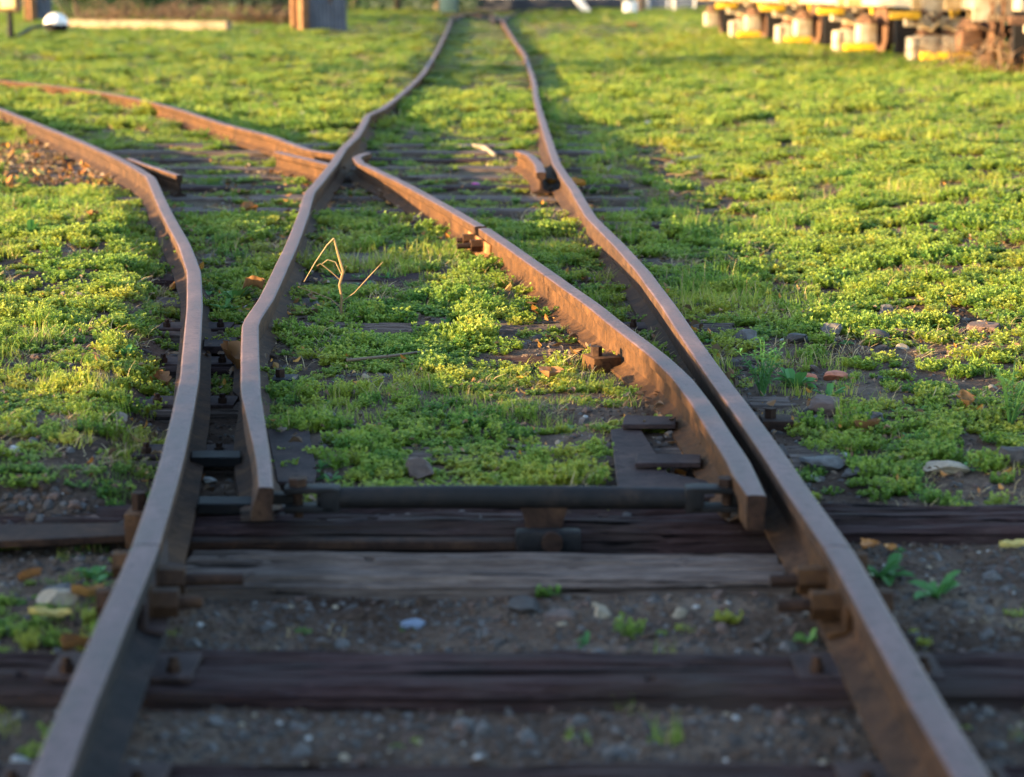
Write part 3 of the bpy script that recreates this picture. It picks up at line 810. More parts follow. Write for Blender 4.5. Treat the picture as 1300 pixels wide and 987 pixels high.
def gen_litter():
    pts = []; rnd = random.Random(9)
    xs = [p.x for p in LITTER_ZONE]; ys_ = [p.y for p in LITTER_ZONE]
    for _ in range(2600):
        x = rnd.uniform(min(xs), max(xs)); y = rnd.uniform(min(ys_), max(ys_))
        if not inpoly(x, y, LITTER_ZONE) or abs(x - xat(CL, y)) < .06: continue
        pts.append(((x, y, gz(x, y) + rnd.uniform(.005, .05)), (rnd.uniform(-.6, .6), rnd.uniform(-.6, .6), rnd.uniform(0, 6.28)), rnd.uniform(.7, 1.5), rnd.choice((0, 0, 1, 1, 2, 3, 3, 3, 4, 5, 5))))
    # drift of leaves against the rails and around the frog
    for _ in range(1500):
        c = rnd.choice((CL, CR, CB, CCs)); y = rnd.uniform(5.4, 17); side = rnd.choice((-1, 1))
        x = xat(c, y) + side * rnd.uniform(.06, .2)
        if c is CCs and y > CCs[-1].y: continue
        if noise.noise(Vector((x * 2, y * 1.3, 4))) < -.05: continue
        pts.append(((x, y, gz(x, y) + rnd.uniform(.01, .04)), (rnd.uniform(-.6, .6), rnd.uniform(-.6, .6), rnd.uniform(0, 6.28)), rnd.uniform(.4, .95), rnd.choice((0, 0, 1, 3, 3, 3, 5, 5, 5, 2))))
    for _ in range(160):
        y = rnd.uniform(12.8, 16); x = rnd.uniform(xat(CB, y) - .8, xat(CB, y) + .8)
        pts.append(((x, y, gz(x, y) + rnd.uniform(.02, .06)), (rnd.uniform(-.6, .6), rnd.uniform(-.6, .6), rnd.uniform(0, 6.28)), rnd.uniform(.6, 1.2), rnd.choice((0, 1, 3, 5))))
    for _ in range(5200):
        y = 5.3 + 14 * rnd.random() ** 1.4; hw = .27 * y + .4; x = rnd.uniform(-hw, hw)
        if fbm(x * 1.4, y * 1.4, 2, 55) < -.02 or cover(x, y) == 0: continue
        pts.append(((x, y, gz(x, y) + rnd.uniform(.005, .035)), (rnd.uniform(-.6, .6), rnd.uniform(-.6, .6), rnd.uniform(0, 6.28)), rnd.uniform(.2, .55), rnd.choice((0, 1, 2, 3, 3, 5, 5, 5))))
    return pts
scatter('leaf_litter', LIT, gen_litter())
# dead twiggy stems right of the track
def twigs():
    mb = MB(); rnd = random.Random(3)
    for _ in range(190):
        p = onground(rnd.uniform(725, 870), rnd.uniform(205, 262)); d = Vector((rnd.uniform(-1, 1), rnd.uniform(-1, 1), rnd.uniform(-.1, .25))) * rnd.uniform(.06, .2)
        if p.x < xat(CR, p.y) + .1: continue
        p.z += rnd.uniform(.015, .05)
        mb.tube([p, p + d * .5 + Vector((0, 0, .01)), p + d], [.004, .003, .0015], 4)
    stuff(mb.build('dead_stems', M['deadveg']))
twigs()

# ------------------------------------------------------------------ single stones, leaves and plants
def stone(u, v, px, m, label, name='stone', flat=.6, asp=1.0, cat='stone', seed=None, sink=.2):
    p = onground(u, v); r = px * p.length / F / 2
    bm = bmesh.new(); bmesh.ops.create_icosphere(bm, subdivisions=4, radius=1); sd = seed or (u * 7 + v); facet(bm, random.Random(sd), 11)
    for w in bm.verts:
        n_ = noise.noise(w.co * .9 + Vector((sd, 0, 0))); n2 = noise.noise(w.co * 3 + Vector((sd, 3, 0)))
        n3 = noise.noise(w.co * 8 + Vector((sd, 5, 0))); kk = 1.12 + .15 * n_ + .09 * n2 + .04 * n3
        w.co = Vector((w.co.x * r * kk * asp, w.co.y * r * kk, w.co.z * r * kk * flat + r * flat * (1 - sink) * .55))
    rz = Matrix.Rotation(random.uniform(-.5, .5), 4, 'Z'); bmesh.ops.transform(bm, matrix=rz, verts=bm.verts)
    mb = MB(); mb.bm.free(); mb.bm = bm
    o = mb.build(name, m, None, None, True, 22); o.location = p
    return tag(o, label, cat, 'loose stones on the ground')
stone(530, 606, 42, M['stonebrown'], 'round dark brown stone in the weeds just behind the stretcher bar', flat=.8)
stone(495, 605, 28, M['stoneblue'], 'pale bluish flat stone beside the round brown stone', flat=.35, asp=1.1)
stone(1042, 596, 54, M['stonegrey'], 'large dark grey stone beside the right rail near the toe', flat=.5)
stone(1090, 604, 42, M['stonegrey'], 'flat grey stone slab right of the large dark grey stone', flat=.4)
stone(1197, 598, 56, M['stonetan'], 'flat oval tan stone in the right-hand weeds', flat=.3)
stone(1286, 590, 44, M['stonedark'], 'upright dark stone at the right edge of the photo', flat=1.0, asp=.75)
stone(1072, 580, 10, M['stonepale'], 'small white pebble on top between the two grey stones', flat=.8)
stone(1033, 610, 20, M['stonepale'], 'small pale chip in front of the large dark grey stone', flat=.5)
stone(415, 531, 26, M['stonegrey'], 'grey stone beside the dark base plate of the left blade', flat=.6)
stone(525, 796, 32, M['stoneblue'], 'bluish flat stone in the gravel between the front sleepers', flat=.35)
stone(763, 784, 26, M['stonetan'], 'rounded orange tan stone in the gravel between the front sleepers', flat=.9)
stone(668, 776, 46, M['stonedark'], 'blocky dark stone in the gravel between the front sleepers', flat=.6)
stone(712, 784, 46, M['stonebrown'], 'flat purplish brown stone right of the blocky dark one', flat=.25)
stone(1104, 536, 50, M['stonedark'], 'dark flat slab of rock in the right-hand weeds below the bank', flat=.35)
stone(1048, 524, 44, M['stonebrown'], 'lumpy brown rock beside the right rail brace', flat=.7)
stone(948, 434, 36, M['stonegrey'], 'angular grey rock beside the right rail at the foot of the bank', flat=.6)
stone(1055, 424, 30, M['stonegrey'], 'triangular grey rock on the dark earth strip at the right', flat=.7)
stone(1012, 434, 26, M['stonedark'], 'small dark rock between two grey ones on the earth strip', flat=.6)
stone(1112, 432, 34, M['stonedark'], 'dark rock in the middle of the earth strip at the right', flat=.5)
stone(1150, 428, 36, M['stonebrown'], 'brown clod on the right end of the earth strip', flat=.5)
stone(1250, 420, 40, M['stonebrown'], 'large brown clod near the right edge below the lit bank', flat=.45)
stone(1028, 484, 22, M['brick'], 'small brick red stone in the weeds right of the rail', flat=.6)
stone(1060, 482, 30, M['brick'], 'larger reddish stone in the weeds right of the rail', flat=.5)
stone(385, 152, 12, M['stonepale'], 'pinkish white stone in the grass left of the frog', flat=.8)
stone(822, 160, 11, M['stonepale'], 'small white stone on the grass right of the straight track', flat=.8)
stone(184, 178, 12, M['stonepale'], 'small white stone between the diverging rails', flat=.6)
stone(73, 768, 60, M['stonetan'], 'buff stone by the lower left rail in shade', flat=.4)
stone(75, 752, 44, M['stonegrey'], 'grey flat stone above the buff stone at lower left', flat=.3)
stone(64, 884, 34, M['stonetan'], 'pale tan stone at the foot of the near left rail', flat=.7)
stone(152, 540, 24, M['stonetan'], 'pale pointed stone in the left lit weeds', flat=1.0)
stone(172, 560, 26, M['stonetan'], 'small flat buff stone beside the left outer rail', flat=.5)
stone(265, 612, 22, M['stonepale'], 'whitish chip in the black gap before the open blade toe', flat=.5)
stone(602, 238, 14, M['pink'], 'small magenta scrap on a bare sleeper near the frog', 'plastic_scrap', .6, 1.2, 'litter')

def leaf(u, v, px, m, label, seed, curl=.3, lift=.02):
    p = onground(u, v); L_ = px * p.length / F; rnd = random.Random(seed)
    vs = []; fs = []; nseg = 9; ring = []
    for k in range(nseg + 1):
        t = k / nseg; w = L_ * .34 * math.sin(math.pi * min(1, t * 1.02)) ** .7 * (1 + .28 * math.sin(t * 17 + seed)) + .0006
        row = []
        for j in range(5):
            s_ = (j - 2) / 2
            row.append(len(vs)); vs.append((L_ * (t - .5), s_ * w, L_ * (curl * (s_ * s_) * .5 + .25 * curl * math.sin(t * 3 + seed)) + rnd.uniform(-1, 1) * L_ * .025))
        ring.append(row)
    for k in range(nseg):
        for j in range(4): fs.append((ring[k][j], ring[k][j + 1], ring[k + 1][j + 1], ring[k + 1][j]))
    i0 = len(vs); vs += [(-L_ * .5, 0, 0), (-L_ * .5, .0016, .001), (-L_ * .78, .0016, L_ * .06), (-L_ * .78, 0, L_ * .06)]; fs.append((i0, i0 + 1, i0 + 2, i0 + 3))
    me = bpy.data.meshes.new('fallen_leaf'); me.from_pydata(vs, [], fs); me.materials.append(m)
    for q in me.polygons: q.use_smooth = True
    o = bpy.data.objects.new('fallen_leaf', me); COL.objects.link(o)
    o.location = p + Vector((0, 0, lift)); o.rotation_euler = (rnd.uniform(-.2, .3), rnd.uniform(-.2, .2), rnd.uniform(0, 6.28))
    return tag(o, label, 'leaf', 'fallen leaves')
leaf(878, 602, 52, M['yellowleaf'], 'curled yellow leaf on the gravel beside the closed blade toe', 1)
leaf(853, 599, 22, M['orangeleaf'], 'small orange leaf left of the curled yellow leaf', 2)
leaf(864, 610, 20, M['orangeleaf'], 'reddish leaf just below the curled yellow leaf', 3)
leaf(698, 494, 44, M['brownleaf'], 'long curled rust brown leaf in weeds inside the right blade', 14, .35, .05)
leaf(662, 488, 18, M['orangeleaf'], 'tiny orange leaf above the rust brown leaf', 5)
leaf(315, 280, 26, M['brownleaf'], 'crumpled rusty leaf in weeds between left rail and left blade', 6, .7, .04)
leaf(320, 384, 30, M['brownleaf'], 'large crumpled brown leaf leaning on the left blade', 7, .9, .05)
leaf(208, 494, 28, M['brownleaf'], 'crumpled leaf against the outside of the left outer rail', 8, .5, .03)
leaf(64, 790, 54, M['yellowleaf'], 'big pale ochre leaf on the ground by the near left rail', 9, .3)
leaf(112, 768, 46, M['brownleaf'], 'dark orange leaf touching the near left rail', 10, .5, .03)
leaf(38, 750, 40, M['brownleaf'], 'brown leaf standing on edge at lower left', 11, .5, .03)
leaf(98, 838, 60, M['brownleaf'], 'long brown leaf along the foot of the near left rail', 12, .5)
leaf(1104, 704, 34, M['orangeleaf'], 'orange leaf outside the right rail joint', 13)
leaf(1130, 706, 24, M['orangeleaf'], 'bright orange leaf right of the first one by the right joint', 14)
leaf(1290, 702, 44, M['yellowleaf'], 'pale leaf at the right edge behind the sleeper end', 15)
leaf(1100, 552, 44, M['brownleaf'], 'red brown leaf above the grey slab at the right', 16, .4, .03)
leaf(1225, 520, 30, M['brownleaf'], 'dark red leaf in the right-hand weeds', 17, .5, .03)
leaf(300, 482, 56, M['brownleaf'], 'big dark leaf lying in the black gap beside the open blade', 18, .8, .04)
leaf(240, 700, 30, M['brownleaf'], 'dull leaf behind the left rail joint bolts', 19)
leaf(49, 231, 20, M['yellowleaf'], 'bright yellow leaf in the litter heap at the left', 20, .4, .05)
leaf(732, 245, 26, M['orangeleaf'], 'glowing orange leaf against the right rail near the check rail', 21, .5, .06)
leaf(702, 240, 24, M['orangeleaf'], 'orange leaf in front of the bent check rail', 22, .5, .04)
leaf(118, 282, 20, M['brownleaf'], 'small rusty leaf in the left lit weeds', 23, .5, .04)

def weed(u, v, px, n, label, seed, el=(.3, 1.1), m='broad', wid=.34):
    p = onground(u, v); L_ = px * p.length / F; rnd = random.Random(seed); vs = []; fs = []; mi = []
    for k in range(n):
        leafstrip(vs, fs, Vector((rnd.uniform(-.1, .1) * L_, rnd.uniform(-.1, .1) * L_, 0)), rnd.uniform(0, 6.283), L_ * rnd.uniform(.6, 1.1), L_ * wid * rnd.uniform(.7, 1.2), rnd.uniform(*el), rnd.uniform(.1, .5), 0, mi)
    me = bpy.data.meshes.new('broadleaf_weed'); me.from_pydata(vs, [], fs); me.materials.append(M[m])
    o = bpy.data.objects.new('broadleaf_weed', me); COL.objects.link(o); o.location = p
    return tag(o, label, 'weed', 'broadleaf weeds')
weed(300, 385, 34, 16, 'leafy green weed between the left outer rail and left blade', 1)
weed(285, 398, 26, 12, 'smaller leafy weed left of the big one in the left gap', 2)
weed(160, 455, 26, 9, 'broadleaf weed with pale leaves in the lit left grass', 3)
weed(215, 368, 30, 10, 'tall leafed weed against the outside of the left outer rail', 4)
weed(38, 300, 28, 8, 'spreading weed near the left edge of the lit grass', 5)
weed(175, 420, 30, 9, 'arching grassy weed in the left lit grass near the rail', 6, (.5, 1.3), 'grass', .14)
weed(130, 505, 34, 12, 'yellow green tuft of long blades by the left outer rail', 7, (.5, 1.3), 'grass', .12)
weed(422, 612, 30, 6, 'round leafed weed right behind the left clevis of the stretcher bar', 8)
weed(408, 596, 24, 6, 'pale round leafed weed beside the dark base plate', 9)
weed(1010, 492, 40, 14, 'dark leafy weed beside the right rail brace', 10)
weed(1050, 508, 30, 10, 'low leafy weed in front of the lumpy brown rock', 11)
weed(1190, 760, 60, 9, 'large blue green weed outside the near right rail', 12)
weed(1120, 735, 50, 12, 'bright green weed right of the right rail joint', 13)
weed(275, 745, 22, 10, 'small green weed beside the left joint bolts', 14)
weed(590, 752, 30, 14, 'small bright green weed in front of the pale grey sleeper', 15, (.2, .9), 'broad', .5)
weed(745, 818, 20, 8, 'tiny weed sprig behind the nearest full sleeper', 16)
weed(1025, 818, 26, 10, 'green sprig beside the right rail above the front sleeper', 17)
weed(120, 735, 34, 12, 'bright green weed left of the near left rail', 18, (.2, .9), 'broad', .5)
weed(1240, 470, 40, 10, 'grassy weed in the right-hand shade below the bank', 19, (.5, 1.3), 'grass', .14)
# bushy weed with stems
def bushy(u, v, h, label, seed):
    p = onground(u, v); e = empty('bushy_weed', p, label, 'weed', 'bushy weeds'); rnd = random.Random(seed)
    mb = MB(); vs = []; fs = []; mi = []
    for k in range(11):
        a = rnd.uniform(0, 6.28); tip = Vector((math.cos(a) * h * rnd.uniform(.1, .55), math.sin(a) * h * rnd.uniform(.1, .55), h * rnd.uniform(.6, 1)))
        mid = tip * .5 + Vector((0, 0, h * .12)); mb.tube([(0, 0, -.01), mid, tip], [.003, .0022, .001], 5)
        for q in range(16):
            t = rnd.uniform(.2, 1); c = (mid * 2 * t if t < .5 else mid.lerp(tip, t * 2 - 1))
            leafstrip(vs, fs, Vector(c), rnd.uniform(0, 6.28), rnd.uniform(.015, .032), .010, rnd.uniform(.1, 1), .3, 0, mi)
    mb.build('stems', M['broad'], e)
    me = bpy.data.meshes.new('leaves'); me.from_pydata(vs, [], fs); me.materials.append(M['broad']); o = bpy.data.objects.new('leaves', me); COL.objects.link(o); o.parent = e
bushy(968, 503, .20, 'upright bushy green weed against the outside of the right outer rail', 1)
bushy(1282, 540, .20, 'bushy green weed at the right edge beside the upright dark stone', 2)
bushy(655, 262, .05, 'small leafy sprig by the bolted joint behind the right blade', 3)
# dry bent stalk
p = onground(435, 404)
def at(u, v): 
    q = bp(u, v, 0); k = p.y / q.y; 
    d = q - Vector((0, 0, CAMH)); return Vector((0, 0, CAMH)) + d * k - p
e = empty('dry_stalk', p, 'dry golden bent weed stalk standing between left blade and right blade', 'dry stalk')
mb = MB(); mb.tube([at(435, 406), at(433, 392), at(434, 378), at(431, 362), at(436, 345), at(429, 322), at(424, 303)], [.0065, .006, .0052, .0058, .0068, .0052, .004], 7); mb.build('stem', M['stalk'], e)
mb = MB(); mb.tube([at(424, 303), at(415, 312), at(400, 334), at(386, 358)], [.0048, .004, .003, .0018], 6); mb.build('bent_tip', M['stalk'], e)
for nm, pts in (('twig', [(432, 356), (420, 345), (407, 335), (402, 338)]), ('twig', [(434, 350), (426, 333), (416, 330), (408, 336)]), ('twig', [(433, 384), (450, 372), (470, 350), (486, 333)]), ('twig', [(434, 392), (420, 380), (400, 372), (378, 364)]), ('twig', [(436, 348), (440, 338)])):
    mb = MB(); mb.tube([at(*q) for q in pts], [.0024] * (len(pts) - 1) + [.0015], 5); mb.build(nm, M['stalk'], e)
def stick(pts, r, m, label, lift=.03):
    w = [onground(u, v) + Vector((0, 0, lift)) for u, v in pts]; o0 = w[0].copy()
    mb = MB(); mb.tube(w, [r] * (len(w) - 1) + [r * .6], 7); return tag(mb.build('stick', m, None, o0), label, 'stick', 'sticks on the ground')
stick([(584, 192), (600, 190), (616, 193), (628, 202)], .022, M['stonetan'], 'pale bent stick on the sleepers left of the check rail')
stick([(845, 215), (870, 207), (895, 203)], .02, M['straw'], 'pale broken stick on the grass right of the straight track')
stick([(440, 468), (500, 462), (545, 455)], .006, M['deadveg'], 'thin grey twig in weeds left of the closed blade')
stick([(300, 286), (286, 272), (262, 268)], .005, M['straw'], 'thin golden straw lying beside the crumpled rusty leaf')

# ------------------------------------------------------------------ switch stand, weight, timber, hut
b0 = onground(14, 51); px = b0.length / F
e = empty('switch_stand', b0, 'dark switch stand post with square ochre lantern at the top left', 'switch stand')
mb = MB(); mb.tube([(0, 0, -.05), (0, 0, .35), (0, 0, .66)], [.085, .07, .06], 10); mb.box((0, 0, .03), (.45, .3, .10), None, 0, .01); mb.build('post', M['black'], e)
mb = MB(); mb.box((0, 0, .92), (.46, .40, .50), None, 0, .012); ln = mb.build('lantern', M['postrust'], e)
mb = MB(); mb.box((0.01, -.205, .93), (.34, .02, .38), None, 0, .004); mb.build('lens_face', M['lampface'], ln)
mb = MB(); mb.box((-.235, 0, .93), (.02, .28, .38), None, 0, .004); mb.build('lens_face', M['lampface'], ln)
mb = MB(); mb.tube([(0, 0, 1.16), (0, 0, 1.24), (0, 0, 1.3)], [.2, .16, .05], 12); mb.build('lantern_cap', M['black'], ln)
w0 = onground(72, 47)
mb = MB(); lv = w0 - b0; mb.tube([(.12, 0, .08), (lv.x * .45, lv.y * .45, .26), (lv.x - .05, lv.y, .30)], [.05, .045, .05], 8); mb.build('lever_arm', M['black'], e)
bm = bmesh.new(); bmesh.ops.create_uvsphere(bm, u_segments=28, v_segments=16, radius=.30)
for v in bm.verts: v.co.z *= .92; v.co = v.co + Vector((lv.x, lv.y, .30))
for f in bm.faces: f.material_index = 0 if f.calc_center_median().z > .31 else 1
mb = MB(); mb.bm.free(); mb.bm = bm; wt = mb.build('counterweight', [M['white'], M['black']], e); wt['label'] = 'round lever weight, white above and black below'

def yaw(p, q): return math.atan2(q.y - p.y, q.x - p.x)
t0, t1 = onground(86, 38), onground(291, 41)
c = (t0 + t1) / 2; o = MB(); o.box((0, 0, .14), ((t1 - t0).length, .28, .30), None, 0, .015, .01)
ob = o.build('timber_baulk', M['baulk']); ob.location = c; ob.rotation_euler = (0, 0, yaw(t0, t1)); tag(ob, 'long pale squared timber lying on the grass at the upper left', 'timber')

def hut(u0, u1, v, dep, h, label, post=True):
    a, b = onground(u0, v), onground(u1, v); w = (b - a).length
    e = empty('corrugated_hut', (a + b) / 2 + Vector((0, dep / 2, 0)), label, 'hut', None, R(24))
    mb = MB(); n = int(w / .04) * 2
    def corr_wall(p, q, out):
        L_ = (q - p).length; n = max(6, int(L_ / .055)); pr = None; d = (q - p).normalized()
        for i in range(n + 1):
            k = p + d * L_ * i / n + out * (.018 if i % 2 else -.018)
            if pr is not None: mb.face([(pr.x, pr.y, 0), (k.x, k.y, 0), (k.x, k.y, h), (pr.x, pr.y, h)])
            pr = k
    cs = [Vector((-w/2, -dep/2, 0)), Vector((w/2, -dep/2, 0)), Vector((w/2, dep/2, 0)), Vector((-w/2, dep/2, 0))]
    outs = [Vector((0, -1, 0)), Vector((1, 0, 0)), Vector((0, 1, 0)), Vector((-1, 0, 0))]
    for i in range(3): corr_wall(cs[i], cs[(i + 1) % 4], outs[i])
    mb.build('sheet_wall', M['corr'], e, None, False)
    mb = MB(); corr_wall(cs[3], cs[0], outs[3]); rw = mb.build('sheet_wall', M['postrust'], e, None, False); rw['label'] = 'rusty brown side wall facing the sun'
    for q in (cs[0], cs[3]):
        mb = MB(); mb.box((q.x * 1.02, q.y * 1.02, h / 2), (.20, .20, h), None, 0, .01); mb.build('corner_post', M['postrust'], e)
    mb = MB(); mb.box((0, 0, h + .06), (w + .4, dep + .4, .08), Matrix.Rotation(.06, 3, 'X'), 0, .01); mb.build('roof', M['corr'], e)
    if post:
        mb = MB(); mb.box((w * .1, -dep/2 - .03, h * .45), (.05, .03, .8), None, 0, .005); mb.build('rust_strip', M['postrust'], e)
hut(390, 423, 41, .8, 2.6, 'small blue grey corrugated hut with rusty corner posts above the track at top left')
hut(36, 60, 29, .8, 2.4, 'second corrugated hut behind the lantern and white weight at the far left')

# ------------------------------------------------------------------ wagons on the siding
sA, sD = onground(1188, 82), onground(952, 51)
sd_dir = (sD - sA); sd_dir.z = 0; sd_len = sd_dir.length; sd_dir.normalize(); rzW = math.atan2(-sd_dir.x, sd_dir.y)
PITCHW = sd_len / 3
gW = -.10
def wagon_parts(root, end=False):
    def pt(name, mb, m, par=root, **k): return mb.build(name, m, par, **k)
    LW = PITCHW - .7
    for xx in (-.12, 1.62):
        mb = MB(); mb.box((xx, LW / 2, .98), (.10, LW, .24), None, 0, .008); mb.box((xx, LW / 2, 1.11), (.16, LW, .03), None, 0, .005); pt('sole_bar', mb, M['cream'])
    for yy in (.0, LW):
        mb = MB(); mb.box((.75, yy, .98), (2.3, .12, .28), None, 0, .008); pt('headstock', mb, M['ochre'])
    mb = MB()     # hopper body
    lo = [(-.30, .5), (1.8, .5), (1.8, LW - .5), (-.30, LW - .5)]; hi = [(-.55, -.05), (2.05, -.05), (2.05, LW + .05), (-.55, LW + .05)]
    a = [mb.bm.verts.new((x, y, 1.14)) for x, y in lo]; b = [mb.bm.verts.new((x, y, 1.75)) for x, y in hi]; c_ = [mb.bm.verts.new((x, y, 2.7)) for x, y in hi]
    for r0, r1 in ((a, b), (b, c_)):
        for k in range(4): mb.bm.faces.new((r0[k], r0[(k + 1) % 4], r1[(k + 1) % 4], r1[k]))
    mb.bm.faces.new(a[::-1]); mb.bm.faces.new(c_)
    bd = pt('body', mb, M['cream'])
    for yy in (.5, LW * .35, LW * .65, LW - .5):
        mb = MB(); mb.box((-.585, yy, 2.22), (.06, .09, .94), None, 0, .006); pt('rib', mb, M['yellow'], bd)
    for yy in (.75, LW - .75):
        for xx in (.03, 1.47):
            mb = MB(); mb.tube([(xx - .03, yy, .53), (xx - .02, yy, .53)], .46, 28); mb.tube([(xx - .02, yy, .53), (xx + .10, yy, .53)], .42, 28); mb.tube([(xx - .07, yy, .53), (xx - .03, yy, .53)], .13, 16)
            pt('wheel', mb, M['wheel'])
        mb = MB(); mb.tube([(-.2, yy, .53), (1.7, yy, .53)], .07, 12); pt('axle', mb, M['wheel'])
        mb = MB(); mb.box((-.24, yy, .42), (.30, .34, .30), None, 0, .03); pt('axle_box', mb, M['cream'])
        mb = MB()
        for q in range(5): mb.box((-.24, yy, .60 + q * .028), (.10, 1.15 - q * .2, .022), None, 0, .004)
        pt('leaf_spring', mb, M['wheel'])
    # end gear facing the photographer
    for x0, wd, zb in ((-.17, .34, .20), (.18, .33, .20)):
        mb = MB(); mb.box((x0, -.06, zb + .13), (wd, .36, .26), None, 0, .025); mb.box((x0, -.245, zb + .13), (wd * .7, .02, .17), None, 0, .006); g_ = pt('gear_box', mb, M['cream'])
        mb = MB(); mb.tube([(x0, -.06, zb + .26), (x0, -.06, zb + .295)], wd * .36, 18); mb.tube([(x0, -.06, zb + .295), (x0, -.06, zb + .325)], wd * .47, 18); mb.tube([(x0, -.06, zb + .325), (x0, -.06, zb + .36)], wd * .38, 18); pt('lid', mb, M['wheel'], g_)
        mb = MB(); mb.tube([(x0 - .1, -.1, zb + .36), (x0 - .1, -.1, zb + .50)], .05, 10); mb.tube([(x0 + .08, -.12, zb + .36), (x0 + .08, -.12, zb + .45)], .045, 10); mb.box((x0, -.1, zb + .50), (.3, .12, .08), None, 0, .015); pt('valve', mb, M['cream'], g_)
        mb = MB(); mb.tube([(x0 - .14, -.18, zb + .42), (x0 + .02, -.24, zb + .34), (x0 + .15, -.2, zb + .46)], .022, 8); pt('pipe', mb, M['ochre'], g_)
    mb = MB(); mb.box((-.40, -.08, .21), (.11, .34, .46), None, 0, .03); pt('side_shoe', mb, M['cream'])
    mb = MB(); mb.box((-.02, -.05, .66), (.98, .18, .13), None, 0, .02); mb.box((-.02, .35, .72), (.16, .8, .16), None, 0, .02); pt('bogie_frame', mb, M['cream'])
    mb = MB(); mb.box((.1, .34, .52), (1.3, .08, .66), None, 0, .01); pt('gap_shade_panel', mb, M['black'])  # black panel added behind the gear so the gaps look shaded
    mb = MB()
    for q in (-.38, -.12, .12, .34): mb.tube([(q, -.15, .67), (q, -.18, .67)], .03, 6)
    pt('rivets', mb, M['wheel'])
    mb = MB(); mb.box((.04, -.36, .17), (.76, .16, .12), None, 0, .025); pt('step', mb, M['yellow'])
    mb = MB(); mb.box((.42, -.30, .60), (.12, .07, .86), None, 0, .012); pt('step_post', mb, M['ochre'])
    mb = MB(); mb.box((-.56, -.24, .76), (.46, .10, .11), None, 0, .02); pt('grab_bar', mb, M['yellow'])
    mb = MB(); mb.box((.02, -.10, 1.12), (.60, .05, .64), None, 0, .01); pt('end_plate', mb, M['cream'])
    mb = MB(); mb.tube([(.16, -.16, 1.3), (.12, -.2, 1.0), (.16, -.22, .72), (.25, -.2, .80), (.24, -.16, 1.25)], .03, 8); pt('hose', mb, M['yellow'])
    mb = MB(); mb.tube([(-.30, -.14, .85), (-.1, -.2, .70), (.05, -.16, .82)], .025, 8); pt('brake_pipe', mb, M['wheel'])
    mb = MB(); mb.box((.1, -.02, .12), (.8, .12, .06), None, 0, .01); pt('guard_iron', mb, M['wheel'])
LBL = ['nearest full cream wagon with bright yellow step, right of the row', 'second cream wagon of the row with yellow bar beside its gear boxes', 'third cream wagon of the row, midway along the siding', 'farthest cream and ochre wagon at the left end of the row']
def wloc(i): q = sA + sd_dir * PITCHW * i; return Vector((q.x, q.y, gW))
w0_ = empty('rail_wagon', wloc(0), LBL[0], 'wagon', 'cream wagons on the siding', rzW); wagon_parts(w0_); w0_.scale = (1.1, 1.0, 1.1)
def dup(o, parent=None):
    c_ = o.copy(); COL.objects.link(c_)
    if parent is not None: c_.parent = parent
    for ch in list(o.children): dup(ch, c_)
    return c_
for i in (1, 2, 3):
    d_ = dup(w0_); d_.location = wloc(i); d_['label'] = LBL[i]
d_ = dup(w0_); d_.location = wloc(-1) + Vector((.35, .15, 0)); d_['label'] = 'rusty wheeled wagon end with cream plate and hanging chains, cut by the right edge'
for ch in d_.children:
    if ch.name.split('.')[0] in ('axle_box', 'gear_box', 'side_shoe', 'step', 'grab_bar', 'step_post', 'end_plate'):
        ch.material_slots[0].link = 'OBJECT'; ch.material_slots[0].material = M['wheel']
def wl_(u, v, Y):
    q = bp(u, v, 0); q = Vector((0, 0, CAMH)) + (q - Vector((0, 0, CAMH))) * (Y / q.y)
    k = Matrix.Rotation(-rzW, 3, 'Z') @ (q - d_.location); return Vector((k.x / 1.1, k.y, k.z / 1.1))
pa, pb = wl_(1234, 27, 30.3), wl_(1286, 27, 30.3)
mb = MB(); mb.box(((pa.x + pb.x) / 2, pa.y, pa.z + .35), (pb.x - pa.x, .05, .70), None, 0, .012); mb.build('chain_plate', M['cream'], d_)
def chain(x, y, ztop, n):
    mb = MB()
    for k in range(n):
        pts = []
        for q in range(11):
            a = q / 10 * 2 * math.pi; r = Vector((math.cos(a) * .035, 0, math.sin(a) * .075)) if k % 2 == 0 else Vector((0, math.cos(a) * .035, math.sin(a) * .075))
            pts.append(Vector((x, y, ztop - k * .118)) + r)
        mb.tube(pts, .012, 6, cap=False)
    mb.build('chain', M['wheel'], d_)
chain(wl_(1261, 20, 30.2).x, pa.y - .08, 1.25, 6); chain(wl_(1275, 20, 30.2).x, pa.y - .08, 1.25, 8)
for xx in (.0, 1.45):
    path = [sA + sd_dir * t + Vector((sd_dir.y, -sd_dir.x, 0)) * (xx + .03) for t in [-12 + i * 2 for i in range(24)]]
    for q in path: q.z = gW + .112
    rail('siding_rail', path, 'rusty siding rail under the left wheels of the cream wagons' if xx < 1 else 'rusty siding rail under the right wheels of the cream wagons', seed=20 + xx)

